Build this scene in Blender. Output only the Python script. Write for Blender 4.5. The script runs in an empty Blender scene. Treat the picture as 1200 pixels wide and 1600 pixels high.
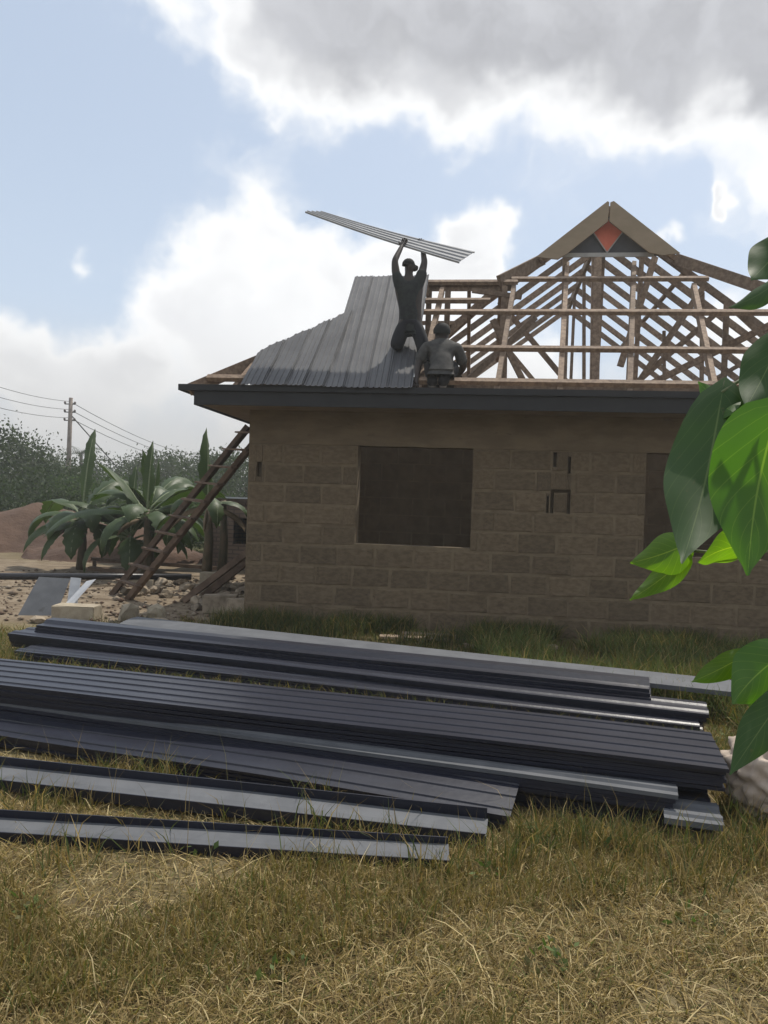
import bpy, bmesh, math, random
import numpy as np
from mathutils import Vector, Matrix, Quaternion
R = math.radians
rng = np.random.default_rng(7)
random.seed(7)
scene = bpy.context.scene
col = scene.collection

# ------------------------------------------------------------------ camera, sky, sun, exposure
cam_data = bpy.data.cameras.new('camera')
cam_data.sensor_fit = 'VERTICAL'
cam_data.sensor_height = 32.0
cam_data.lens = 24.0
cam_data.clip_start = 0.05
cam_data.clip_end = 3000
camera = bpy.data.objects.new('camera', cam_data)
col.objects.link(camera)
ROLL, PITCH = R(2.0), R(-0.6)
fw = Vector((0, math.cos(PITCH), math.sin(PITCH)))
up0 = Vector((0, -math.sin(PITCH), math.cos(PITCH)))
rt = Vector((1, 0, 0)) * math.cos(ROLL) + up0 * math.sin(ROLL)
up = up0 * math.cos(ROLL) - Vector((1, 0, 0)) * math.sin(ROLL)
camera.matrix_world = Matrix(((rt.x, up.x, -fw.x, 0), (rt.y, up.y, -fw.y, 0), (rt.z, up.z, -fw.z, 1.5), (0, 0, 0, 1)))
scene.camera = camera
scene.view_settings.view_transform = 'Standard'
scene.view_settings.look = 'None'
scene.view_settings.exposure = 0.12
scene.view_settings.gamma = 1.0
scene.view_settings.use_curve_mapping = False

SUN_AZ, SUN_EL = R(34.5), R(60)
sun_dir = Vector((math.sin(SUN_AZ) * math.cos(SUN_EL), math.cos(SUN_AZ) * math.cos(SUN_EL), math.sin(SUN_EL)))
sd = bpy.data.lights.new('sun', 'SUN')
sd.energy = 3.8
sd.angle = R(0.6)
sd.color = (1.0, 0.94, 0.84)
sun = bpy.data.objects.new('sun', sd)
sun.rotation_euler = sun_dir.to_track_quat('Z', 'Y').to_euler()
col.objects.link(sun)


class NT:
    """tiny node-graph writer"""
    def __init__(s, tree):
        s.t = tree
        s.t.nodes.clear()

    def n(s, kind, ins=None, **kw):
        nd = s.t.nodes.new(kind)
        for k, v in kw.items():
            setattr(nd, k, v)
        for k, v in (ins or {}).items():
            sock = nd.inputs[k]
            if isinstance(v, bpy.types.NodeSocket):
                s.t.links.new(v, sock)
            else:
                sock.default_value = v
        return nd

    def m(s, op, a, b=0.0, c=None, clamp=False):
        d = {0: a, 1: b}
        if c is not None:
            d[2] = c
        return s.n('ShaderNodeMath', d, operation=op, use_clamp=clamp).outputs[0]

    def vm(s, op, a, b=(0, 0, 0), out=0):
        return s.n('ShaderNodeVectorMath', {0: a, 1: b}, operation=op).outputs[out]

    def step(s, x, lo, hi):
        nd = s.n('ShaderNodeMapRange', {0: x, 1: lo, 2: hi, 3: 0.0, 4: 1.0}, interpolation_type='SMOOTHSTEP')
        return nd.outputs[0]

    def mix(s, f, a, b, blend='MIX'):
        nd = s.n('ShaderNodeMix', data_type='RGBA', blend_type=blend)
        for sock, v in ((nd.inputs[0], f), (nd.inputs[6], a), (nd.inputs[7], b)):
            if isinstance(v, bpy.types.NodeSocket):
                s.t.links.new(v, sock)
            else:
                sock.default_value = v
        return nd.outputs[2]

    def noise(s, vec, scale, detail=4, rough=0.55, out=0):
        d = {'Scale': scale, 'Detail': detail, 'Roughness': rough}
        if vec is not None:
            d['Vector'] = vec
        return s.n('ShaderNodeTexNoise', d).outputs[out]


def make_sky():
    w = bpy.data.worlds.new('World')
    scene.world = w
    w.use_nodes = True
    w.cycles.sampling_method = 'MANUAL'
    w.cycles.sample_map_resolution = 256
    g = NT(w.node_tree)
    sky = g.n('ShaderNodeTexSky', sky_type='NISHITA', sun_disc=False, sun_elevation=SUN_EL, sun_rotation=SUN_AZ,
              air_density=1.0, dust_density=2.2, ozone_density=1.0, altitude=50)
    d = g.vm('NORMALIZE', g.n('ShaderNodeTexCoord').outputs['Generated'])
    z = g.n('ShaderNodeSeparateXYZ', {0: d}).outputs[2]
    # billowing edges: warp the direction with two sizes of noise
    w1 = g.vm('SUBTRACT', g.noise(d, 8.0, 3, 0.55, 1), (0.5, 0.5, 0.5))
    w2 = g.vm('SUBTRACT', g.noise(d, 19, 3, 0.55, 1), (0.5, 0.5, 0.5))
    dw = g.vm('ADD', d, g.vm('SCALE', w1, (0, 0, 0)))
    dw.node.inputs[1].links[0].from_node.inputs[3].default_value = 0.13
    dw2 = g.vm('ADD', dw, g.vm('SCALE', w2, (0, 0, 0)))
    dw2.node.inputs[1].links[0].from_node.inputs[3].default_value = 0.07
    dw2 = g.vm('NORMALIZE', dw2)
    total = None
    for az, el, size, wt in CLOUDS:
        c = (math.sin(R(az)) * math.cos(R(el)), math.cos(R(az)) * math.cos(R(el)), math.sin(R(el)))
        dot = g.vm('DOT_PRODUCT', dw2, c, 1)
        s2 = R(size * 0.70) ** 2
        e = g.m('MULTIPLY', g.m('EXPONENT', g.m('MULTIPLY_ADD', dot, 1.0 / s2, -1.0 / s2)), wt)
        total = e if total is None else g.m('ADD', total, e)
    # loose cloud over the rest of the sky
    lowf = g.noise(dw2, 2.1, 3, 0.5)
    away = g.step(g.vm('DOT_PRODUCT', d, (0, math.cos(R(10)), math.sin(R(10))), 1), 0.82, 0.62)
    total = g.m('ADD', total, g.m('MULTIPLY', g.step(lowf, 0.44, 0.68), g.m('MULTIPLY', away, 1.2)))
    fine = g.noise(dw2, 8, 6, 0.52)
    dens = g.m('ADD', total, g.m('MULTIPLY_ADD', fine, 1.3, -0.65))
    alpha = g.step(dens, 0.15, 0.80)
    core = g.step(dens, 0.60, 1.70)
    high = g.step(z, 0.33, 0.43)
    corecol = g.mix(high, (0.70, 0.71, 0.73, 1), (0.50, 0.51, 0.54, 1))
    corecol = g.mix(1.0, corecol, g.mix(g.step(fine, 0.3, 0.7), (0.80, 0.80, 0.81, 1), (1.16, 1.16, 1.16, 1)), 'MULTIPLY')
    cloud = g.mix(core, (0.96, 0.97, 0.98, 1), corecol)
    skyc = g.mix(1.0, sky.outputs[0], (0.115, 0.115, 0.115, 1), 'MULTIPLY')
    # tropical haze: the sky pales towards the horizon
    skyc = g.mix(g.m('MULTIPLY_ADD', g.step(z, 0.5, 0.0), 0.30, 0.60), skyc, (0.61, 0.71, 0.84, 1))
    full = g.mix(alpha, skyc, cloud)
    full = g.mix(g.step(z, 0.24, 0.03), full, (0.60, 0.60, 0.60, 1))
    bg = g.n('ShaderNodeBackground', {0: full, 1: 1.0})
    out = g.n('ShaderNodeOutputWorld')
    g.t.links.new(bg.outputs[0], out.inputs[0])


CLOUDS = [  # azimuth from +Y, elevation, angular size in degrees, weight
    (-6.9, 31.4, 4.3, 0.8), (-1.3, 32.4, 5.4, 0.9), (7.3, 32.0, 5.2, 0.9), (15.4, 32.2, 5.4, 0.9), (23.8, 31.4, 5.4, 0.9), (3.7, 26.6, 2.3, 0.6),
    (-3.4, 27.7, 2.9, 0.6), (11.1, 29.4, 3.4, 0.4), (19.0, 27.7, 2.2, 0.5), (7.8, 40.0, 9.5, 1), (23.0, 40.0, 10.0, 1), (-8.7, 38.7, 7.1, 0.8),
    (-16.9, 31.4, 1.9, 0.6), (25.6, 26.8, 1.6, 0.6), (-11.9, 29.0, 2.1, 0.6), (-8.6, 27.4, 1.9, 0.5), (-9.0, 19.5, 2.6, 0.8), (-12.6, 16.6, 2.3, 0.6),
    (-15.4, 13.6, 2.5, 0.7), (-19.2, 9.6, 2.5, 0.7), (-24.5, 7.6, 2.8, 0.7), (-28.4, 8.6, 2.8, 0.7), (-17.9, 7.6, 3.8, 0.6), (-8.1, 14.2, 3.8, 0.7),
    (-32.6, 8.0, 4.8, 0.8), (-4.0, 17.2, 2.6, 0.7), (-13.1, 12.7, 3.3, 0.5), (-2.4, 12.5, 4.3, 0.6), (5.9, 19.0, 2.3, 0.9), (8.2, 20.2, 1.2, 0.5),
    (0.8, 17.4, 1.9, 0.6), (3.6, 17.1, 2.4, 0.6), (-2.2, 8.3, 4.3, 0.5), (23.0, 20.7, 0.5, 0.8), (19.7, 18.1, 0.7, 0.5), (4.3, 12.6, 4.3, 0.6),
    (11.4, 9.1, 3.8, 0.6), (25.3, 12.2, 2.9, 0.6), (18.1, 9.0, 3.3, 0.5), (29.9, 10.3, 5.2, 0.7), (32.7, 25.8, 9.5, 0.9), (-21.3, 17.2, 0.8, 0.42),
    (-11.6, 8.3, 4.3, 0.8), (7.2, 9.5, 4.3, 0.6), (-6.0, 6.8, 3.8, 0.5), (-22.8, 5.7, 4.3, 0.5)]
make_sky()


# ------------------------------------------------------------------ materials
def principled(name, build, rough=0.8, metallic=0.0, spec=0.4, bump=None, transl=None):
    m = bpy.data.materials.new(name)
    m.use_nodes = True
    g = NT(m.node_tree)
    tc = g.n('ShaderNodeTexCoord')
    c = build(g, tc)
    p = g.n('ShaderNodeBsdfPrincipled', {'Roughness': rough, 'Metallic': metallic, 'Specular IOR Level': spec})
    if isinstance(c, bpy.types.NodeSocket):
        g.t.links.new(c, p.inputs['Base Color'])
    else:
        p.inputs['Base Color'].default_value = c
    if bump:
        sc_, st, dist = bump
        b = g.n('ShaderNodeBump', {'Strength': st, 'Distance': dist, 'Height': g.noise(tc.outputs['Object'], sc_, 6, 0.6)})
        g.t.links.new(b.outputs[0], p.inputs['Normal'])
    o = g.n('ShaderNodeOutputMaterial')
    surf = p.outputs[0]
    if transl:
        t = g.n('ShaderNodeBsdfTranslucent')
        if isinstance(c, bpy.types.NodeSocket):
            g.t.links.new(g.mix(1.0, c, transl[1], 'MULTIPLY'), t.inputs[0])
        else:
            t.inputs[0].default_value = tuple(a * b for a, b in zip(c, transl[1]))
        surf = g.n('ShaderNodeMixShader', {0: transl[0], 1: p.outputs[0], 2: t.outputs[0]}).outputs[0]
    g.t.links.new(surf, o.inputs[0])
    return m


def two_tone(a, b, scale, lo=0.35, hi=0.65, rnd=0.0, coord='Object', stretch=None, third=None):
    a, b = (*a, 1), (*b, 1)

    def f(g, tc):
        v = tc.outputs[coord]
        if stretch:
            v = g.vm('MULTIPLY', v, stretch)
        oi = g.n('ShaderNodeObjectInfo').outputs['Random']
        if rnd:
            v = g.vm('ADD', v, g.n('ShaderNodeCombineXYZ', {0: g.m('MULTIPLY', oi, 37.0), 1: g.m('MULTIPLY', oi, 11.0)}).outputs[0])
        c = g.mix(g.step(g.noise(v, scale, 6, 0.6), lo, hi), a, b)
        if third:
            c = g.mix(g.step(g.noise(v, third[1], 5, 0.6), third[2], third[2] + .12), c, (*third[0], 1))
        if rnd:
            k = g.m('MULTIPLY_ADD', oi, 2 * rnd, 1 - rnd)
            c = g.mix(1.0, c, g.n('ShaderNodeCombineXYZ', {0: k, 1: k, 2: k}).outputs[0], 'MULTIPLY')
        return c
    return f


def attr_col(g, tc):
    return g.n('ShaderNodeAttribute', attribute_name='Col').outputs['Color']


M = {}
M['block'] = principled('sandcrete_block', two_tone((0.110, 0.080, 0.049), (0.157, 0.116, 0.073), 6, rnd=.16, third=((0.094, 0.067, 0.041), 3.1, .60)), .95, bump=(60, .5, .006))
M['mortar'] = principled('mortar', two_tone((0.145, 0.108, 0.067), (0.187, 0.142, 0.090), 7, third=((0.115, 0.083, 0.051), 2.2, .55)), .95, bump=(45, .5, .006))
M['concrete'] = principled('ring_beam_concrete', two_tone((0.138, 0.101, 0.062), (0.185, 0.137, 0.085), 2.2, stretch=(1, 1, 3), third=((0.105, 0.077, 0.050), 5.0, .60)), .95, bump=(40, .4, .006))
M['timber'] = principled('sawn_timber', two_tone((0.147, 0.099, 0.068), (0.254, 0.183, 0.127), 3, rnd=.25, stretch=(6, 6, 6), third=((0.100, 0.071, 0.052), 9.0, .62)), .85, bump=(50, .3, .003))
M['oldwood'] = principled('weathered_wood', two_tone((.075, .048, .032), (.14, .095, .065), 6, rnd=.25), .9, bump=(50, .4, .004))
M['soffit'] = principled('soffit_board', two_tone((.22, .16, .11), (.28, .21, .15), 4), .8)
M['fascia'] = principled('charcoal_fascia', two_tone((.012, .012, .014), (.017, .017, .019), 3), .55, spec=.35)
M['barge'] = principled('barge_board', two_tone((.25, .195, .130), (.29, .225, .155), 3, stretch=(1, 1, 2)), .8)
M['red'] = principled('red_panel', two_tone((.60, .13, .07), (.66, .16, .09), 6), .6)
M['slate'] = principled('slate_panel', two_tone((.045, .045, .055), (.06, .06, .07), 6), .6)
M['trim'] = principled('grey_trim', two_tone((.30, .29, .28), (.36, .35, .33), 6), .6)


def coat(a, b):
    return two_tone(a, b, 5, rnd=.10, stretch=(.4, 3, 3), third=((.040, .038, .037), 3.5, .68))


M['sheet'] = principled('charcoal_coated_steel', coat((.011, .012, .021), (.016, .018, .030)), .38, spec=.42, bump=(2.2, .35, .02))
M['sheet_back'] = principled('grey_primer_steel', two_tone((.090, .094, .102), (.115, .119, .127), 4, rnd=.06, third=((.065, .065, .065), 5, .62)), .70, spec=.22)
M['sheet_roof'] = principled('grey_coated_roof_steel', two_tone((.060, .060, .064), (.085, .085, .088), 3, rnd=.12), .46, spec=.35)
M['sheet_held'] = principled('pale_grey_coated_steel', two_tone((.25, .255, .265), (.29, .295, .305), 4), .6, spec=.3)
M['galv'] = principled('galvanised_sheet', two_tone((.42, .43, .45), (.52, .53, .54), 5), .5, spec=.4)
M['blackpipe'] = principled('black_plastic', two_tone((.012, .012, .015), (.02, .02, .024), 5), .35)
M['stone'] = principled('rubble_stone', two_tone((.17, .135, .095), (.30, .245, .18), 8, rnd=.3), .95, bump=(25, .6, .01))
M['paleblock'] = principled('pale_block', two_tone((.28, .235, .17), (.36, .31, .23), 10, rnd=.15), .95, bump=(40, .5, .006))
M['earth'] = principled('red_earth', two_tone((.064, .036, .024), (.098, .058, .038), .9, third=((.046, .027, .018), 5, .62)), 1.0, bump=(6, .7, .06))
M['skin'] = principled('dark_skin', two_tone((.020, .012, .008), (.027, .016, .011), 10), .55)
M['cloth_dark'] = principled('dark_shirt', two_tone((.010, .012, .014), (.020, .024, .023), 18), .9)
M['cloth_navy'] = principled('navy_trousers', two_tone((.008, .009, .013), (.012, .013, .018), 9), .9)
M['cloth_grey'] = principled('grey_shirt', two_tone((.035, .034, .032), (.065, .062, .058), 12), .9)
M['cloth_black'] = principled('black_cloth', two_tone((.010, .010, .011), (.016, .016, .017), 9), .9)
M['hair'] = principled('black_hair', two_tone((.008, .007, .007), (.013, .012, .011), 40), .9)
M['sole'] = principled('grey_sole', two_tone((.20, .19, .17), (.26, .25, .23), 20), .8)
M['sack'] = principled('beige_sack', two_tone((.36, .29, .23), (.47, .39, .32), 6), .9, bump=(80, .3, .003))
M['pole'] = principled('pole_wood', two_tone((.16, .13, .11), (.24, .20, .17), 4), .9)
M['wire'] = principled('wire', (.05, .05, .05, 1) and (lambda g, tc: (.06, .06, .06, 1)), .6)
M['ceramic'] = principled('insulator', lambda g, tc: (.10, .08, .07, 1), .4)
M['shedbrick'] = None
M['foliage'] = principled('foliage', attr_col, .65, spec=.3, transl=(.30, (1.3, 1.5, .6, 1)))
M['grass'] = principled('grass_blades', attr_col, .75, spec=.25, transl=(.30, (1.2, 1.15, .7, 1)))
M['bark'] = principled('bark', two_tone((.07, .052, .038), (.13, .10, .075), 8), .95, bump=(20, .6, .02))
M['banana_stem'] = principled('banana_stem', two_tone((.065, .060, .032), (.12, .085, .05), 5, stretch=(3, 3, 1)), .7)
M['dry_leaf'] = principled('dry_banana_leaf', two_tone((.12, .085, .05), (.19, .14, .085), 5), .9)


def ban_col(g, tc):
    oi = g.n('ShaderNodeObjectInfo').outputs['Random']
    v = g.n('ShaderNodeSeparateXYZ', {0: tc.outputs['UV']}).outputs
    veins = g.n('ShaderNodeTexWave', {'Vector': tc.outputs['UV'], 'Scale': 14.0, 'Distortion': 1.5}, wave_type='BANDS', bands_direction='Y').outputs[1]
    c = g.mix(g.noise(tc.outputs['Object'], 5, 4), (.024, .046, .014, 1), (.048, .080, .022, 1))
    c = g.mix(g.m('MULTIPLY', veins, .35), c, (.066, .098, .028, 1))
    return c


M['banana_leaf'] = principled('banana_leaf', ban_col, .50, spec=.35, transl=(.25, (1.4, 1.6, .5, 1)))


def leaf_col(g, tc):
    uv = g.n('ShaderNodeSeparateXYZ', {0: tc.outputs['UV']}).outputs
    across = g.m('ABSOLUTE', g.m('SUBTRACT', uv[0], .5))
    rib = g.step(across, .018, .004)
    sv = g.m('FRACT', g.m('MULTIPLY', g.m('SUBTRACT', uv[1], g.m('MULTIPLY', across, .75)), 7.0))
    side = g.m('MULTIPLY', g.step(g.m('ABSOLUTE', g.m('SUBTRACT', sv, .5)), .05, .01), .4)
    c = g.mix(g.noise(tc.outputs['Object'], 22, 5), (.045, .095, .025, 1), (.070, .135, .035, 1))
    return g.mix(g.m('MAXIMUM', rib, side), c, (.16, .22, .08, 1))


def old_leaf_col(g, tc):
    c = leaf_col(g, tc)
    spots = g.step(g.noise(tc.outputs['Object'], 70, 5), .66, .72)
    return g.mix(g.m('MULTIPLY', spots, .5), g.mix(1.0, c, (.62, .62, .72, 1), 'MULTIPLY'), (.10, .09, .04, 1))


M['leaf'] = principled('young_broad_leaf', leaf_col, .42, spec=.4, bump=(60, .15, .002), transl=(.58, (3.3, 3.5, .18, 1)))
M['mid_leaf'] = principled('mature_broad_leaf', leaf_col, .45, spec=.4, bump=(60, .15, .002), transl=(.50, (1.9, 2.7, .15, 1)))
M['old_leaf'] = principled('old_broad_leaf', old_leaf_col, .58, spec=.3, bump=(60, .15, .002), transl=(.22, (2.0, 2.6, .4, 1)))
M['stem'] = principled('green_stem', two_tone((.12, .15, .07), (.17, .20, .10), 30), .6)


def ground_col(g, tc):
    v = tc.outputs['Object']
    s = g.n('ShaderNodeSeparateXYZ', {0: v}).outputs
    soil = g.mix(g.step(g.noise(v, 1.7, 8, .65), .38, .62), (.098, .076, .042, 1), (.180, .145, .082, 1))
    straw = g.mix(g.step(g.noise(v, 34, 6, .7), .40, .62), (.075, .066, .028, 1), (.215, .175, .095, 1))
    near = g.mix(g.step(g.noise(v, .9, 5), .35, .6), straw, soil)
    sand = g.mix(g.step(g.noise(v, 3.5, 9, .72), .35, .65), (.130, .098, .066, 1), (.235, .190, .138, 1))
    sand = g.mix(g.step(g.noise(g.vm('MULTIPLY', v, (.5, 2.2, 1)), 1.1, 4), .56, .64), sand, (.115, .086, .058, 1))
    wob = g.m('MULTIPLY_ADD', g.noise(v, .7, 5), 2.4, -1.2)
    yy = g.m('ADD', s[1], wob)
    xx = g.m('ADD', s[0], wob)
    bare = g.m('MULTIPLY', g.step(yy, 8.2, 9.4), g.step(xx, -1.3, -2.4))
    bare = g.m('MULTIPLY', bare, g.step(yy, 20.0, 15.0))
    far = g.mix(g.noise(v, .25, 6), (.045, .06, .025, 1), (.09, .085, .045, 1))
    c = g.mix(g.step(yy, 16.0, 24.0), near, far)
    return g.mix(bare, c, sand)


M['ground'] = principled('ground_soil', ground_col, 1.0, spec=.1, bump=(9, .6, .03))


def shed_col(g, tc):
    b = g.n('ShaderNodeTexBrick', {'Vector': g.vm('MULTIPLY', tc.outputs['Object'], (1, 1, 1)), 'Color1': (.17, .115, .085, 1), 'Color2': (.22, .155, .115, 1),
                                   'Mortar': (.11, .085, .07, 1), 'Scale': 1.0, 'Mortar Size': .012, 'Brick Width': .24, 'Row Height': .085})
    g.t.links.new(g.n('ShaderNodeCombineXYZ', {0: g.n('ShaderNodeSeparateXYZ', {0: tc.outputs['Object']}).outputs[0], 1: g.n('ShaderNodeSeparateXYZ', {0: tc.outputs['Object']}).outputs[2]}).outputs[0], b.inputs[0])
    return g.mix(g.m('MULTIPLY', g.step(g.noise(tc.outputs['Object'], 2.5, 6), .5, .7), .5), b.outputs[0], (.24, .18, .14, 1))


M['shedbrick'] = principled('small_red_bricks', shed_col, .95, bump=(40, .4, .005))


# ------------------------------------------------------------------ mesh helpers
def tag(o, label=None, cat=None, group=None, kind=None):
    for k, v in (('label', label), ('category', cat), ('group', group), ('kind', kind)):
        if v:
            o[k] = v
    return o


def link(name, me, mat, parent=None):
    o = bpy.data.objects.new(name, me)
    col.objects.link(o)
    if mat is not None and len(me.materials) == 0:
        me.materials.append(mat)
    if parent is not None:
        o.parent = parent
    return o


def empty(name, loc=(0, 0, 0), rz=0.0):
    o = bpy.data.objects.new(name, None)
    o.location = loc
    o.rotation_euler = (0, 0, rz)
    o.empty_display_size = .2
    col.objects.link(o)
    return o


class MB:
    def __init__(s):
        s.v, s.f, s.uv = [], [], None

    def quadbox(s, pts):          # 8 points: bottom ring 4, top ring 4
        b = len(s.v)
        s.v += [tuple(p) for p in pts]
        s.f += [tuple(b + i for i in q) for q in ((3, 2, 1, 0), (4, 5, 6, 7), (0, 1, 5, 4), (1, 2, 6, 5), (2, 3, 7, 6), (3, 0, 4, 7))]
        return s

    def box(s, x0, x1, y0, y1, z0, z1):
        return s.quadbox([(x0, y0, z0), (x1, y0, z0), (x1, y1, z0), (x0, y1, z0), (x0, y0, z1), (x1, y0, z1), (x1, y1, z1), (x0, y1, z1)])

    def beam(s, a, b, w, h, upv=(0, 0, 1), jit=0.0):
        a, b = Vector(a), Vector(b)
        d = (b - a).normalized()
        upv = Vector(upv)
        sx = d.cross(upv)
        if sx.length < 1e-4:
            sx = d.cross(Vector((0, 1, 0)))
        sx.normalize()
        sy = sx.cross(d).normalized()
        j = lambda: Vector((random.uniform(-jit, jit) for _ in range(3)))
        ring = lambda p: [p - sx * w / 2 - sy * h / 2 + j(), p + sx * w / 2 - sy * h / 2 + j(), p + sx * w / 2 + sy * h / 2 + j(), p - sx * w / 2 + sy * h / 2 + j()]
        return s.quadbox(ring(a) + ring(b))

    def tube(s, pts, rads, n=8, cap=True):
        pts = [Vector(p) for p in pts]
        base = len(s.v)
        prev = None
        for i, p in enumerate(pts):
            d = (pts[min(i + 1, len(pts) - 1)] - pts[max(i - 1, 0)]).normalized()
            if prev is None:
                prev = d.orthogonal().normalized()
            prev = (prev - d * prev.dot(d)).normalized()
            q = d.cross(prev)
            r = rads[i] if hasattr(rads, '__len__') else rads
            for k in range(n):
                t = 2 * math.pi * k / n
                s.v.append(tuple(p + prev * (r * math.cos(t)) + q * (r * math.sin(t))))
        for i in range(len(pts) - 1):
            for k in range(n):
                a, b = base + i * n + k, base + i * n + (k + 1) % n
                s.f.append((a, b, b + n, a + n))
        if cap:
            s.f.append(tuple(base + n - 1 - k for k in range(n)))
            e = base + (len(pts) - 1) * n
            s.f.append(tuple(e + k for k in range(n)))
        return s

    def prism(s, poly, y0, y1):   # polygon in x,z extruded along y
        b, n = len(s.v), len(poly)
        s.v += [(x, y0, z) for x, z in poly] + [(x, y1, z) for x, z in poly]
        s.f += [tuple(b + i for i in range(n)), tuple(b + n + n - 1 - i for i in range(n))]
        s.f += [(b + (i + 1) % n, b + i, b + n + i, b + n + (i + 1) % n) for i in range(n)]
        return s

    def mesh(s, name, smooth=False):
        me = bpy.data.meshes.new(name)
        me.from_pydata(s.v, [], s.f)
        bm = bmesh.new()
        bm.from_mesh(me)
        bmesh.ops.recalc_face_normals(bm, faces=bm.faces)
        bm.to_mesh(me)
        bm.free()
        if smooth:
            me.polygons.foreach_set('use_smooth', [True] * len(me.polygons))
        return me

    def build(s, name, mat, parent=None, smooth=False):
        return link(name, s.mesh(name, smooth), mat, parent)


def grid_mesh(name, P, uv=True, thick=0.0, smooth=True):
    """P: (n,m,3) grid of points -> mesh; thick adds a second skin below"""
    n, m = P.shape[:2]
    V = P.reshape(-1, 3)
    idx = np.arange(n * m).reshape(n, m)
    F = np.stack([idx[:-1, :-1], idx[1:, :-1], idx[1:, 1:], idx[:-1, 1:]], -1).reshape(-1, 4)
    if thick:
        du = np.gradient(P, axis=0)
        dv = np.gradient(P, axis=1)
        N = np.cross(du, dv)
        N /= np.linalg.norm(N, axis=-1, keepdims=True) + 1e-9
        V2 = (P - N * thick).reshape(-1, 3)
        k = n * m
        F2 = F[:, ::-1] + k
        rim = list(idx[0, :]) + list(idx[1:, -1]) + list(idx[-1, -2::-1]) + list(idx[-2:0:-1, 0])
        F3 = np.array([(rim[i], rim[(i + 1) % len(rim)], rim[(i + 1) % len(rim)] + k, rim[i] + k) for i in range(len(rim))])
        V = np.concatenate([V, V2])
        F = np.concatenate([F, F2, F3])
    me = bpy.data.meshes.new(name)
    me.from_pydata(V.tolist(), [], F.tolist())
    if uv:
        l = me.uv_layers.new(name='UVMap')
        uu, vv = np.meshgrid(np.linspace(0, 1, n), np.linspace(0, 1, m), indexing='ij')
        UV = np.stack([vv, uu], -1).reshape(-1, 2)
        if thick:
            UV = np.concatenate([UV, UV])
        li = np.empty(len(me.loops), dtype=np.int32)
        me.loops.foreach_get('vertex_index', li)
        l.data.foreach_set('uv', UV[li].astype(np.float32).ravel())
    if smooth:
        me.polygons.foreach_set('use_smooth', [True] * len(me.polygons))
    return me


def soup(name, V, F, C, mat, parent=None):
    """big mesh from numpy: verts (n,3), faces (k,3|4), colour per vertex"""
    me = bpy.data.meshes.new(name)
    k, w = F.shape
    me.vertices.add(len(V))
    me.vertices.foreach_set('co', V.astype(np.float32).ravel())
    me.loops.add(k * w)
    me.loops.foreach_set('vertex_index', F.astype(np.int32).ravel())
    me.polygons.add(k)
    me.polygons.foreach_set('loop_start', np.arange(0, k * w, w, dtype=np.int32))
    me.polygons.foreach_set('loop_total', np.full(k, w, dtype=np.int32))
    me.update()
    a = me.color_attributes.new('Col', 'FLOAT_COLOR', 'POINT')
    a.data.foreach_set('color', np.concatenate([C, np.ones((len(C), 1))], 1).astype(np.float32).ravel())
    me.validate()
    return link(name, me, mat, parent)


# ------------------------------------------------------------------ ground and terrain
gx = np.unique(np.concatenate([np.linspace(-600, -30, 12), np.linspace(-30, 30, 61), np.linspace(30, 600, 12)]))
gy = np.unique(np.concatenate([np.linspace(-200, -6, 8), np.linspace(-6, 40, 47), np.linspace(40, 900, 14)]))
GX, GY = np.meshgrid(gx, gy, indexing='ij')
ground = link('ground', grid_mesh('ground', np.stack([GX, GY, np.zeros_like(GX)], -1)), M['ground'])
tag(ground, 'flat ground of trodden soil and dry grass around the house', 'ground', kind='structure')


def heap(name, cx, cy, rx, ry, h, label, seed, peaks):
    r = np.random.default_rng(seed)
    n = 56
    X, Y = np.meshgrid(np.linspace(-1, 1, n), np.linspace(-1, 1, n), indexing='ij')
    Z = np.zeros_like(X)
    for px, py, s, k in peaks:
        Z = np.maximum(Z, k * np.clip(1 - np.sqrt((X - px) ** 2 + (Y - py) ** 2) / s, 0, 1) ** .85)
    for _ in range(26):
        a, b, f = r.uniform(-1, 1), r.uniform(-1, 1), r.uniform(3, 11)
        Z += .018 * np.sin(f * (a * X + b * Y) + r.uniform(0, 6)) * (Z > .03)
    Z = Z * h + r.normal(0, .012, Z.shape) * (Z > .02) - .03
    o = link(name, grid_mesh(name, np.stack([X * rx + cx, Y * ry + cy, Z], -1)), M['earth'])
    return tag(o, label, 'earth mound', 'heaps of dug earth behind the house yard', 'structure')


heap('earth_mound', -9.6, 20.5, 4.4, 3.2, 1.35, 'wide heap of red earth at the foot of the dark bush', 3, [(.05, .1, .72, .84), (-.4, .2, .7, .86), (.35, -.2, .5, .5), (-.8, .1, .5, .7)])
heap('earth_mound', -5.9, 18.2, 2.4, 2.0, 1.15, 'smaller peaked heap of red earth between the banana plants', 5, [(-.1, .1, .85, .80), (.35, 0, .6, .45), (-.4, -.2, .6, .42)])

# ------------------------------------------------------------------ the unfinished house
HO = Vector((-1.681, 9.431, 0))
HR = R(-7.5)
hu, hv = Vector((math.cos(HR), math.sin(HR), 0)), Vector((-math.sin(HR), math.cos(HR), 0))


def W(p):                       # house coordinates -> world
    return HO + hu * p[0] + hv * p[1] + Vector((0, 0, p[2]))


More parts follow.
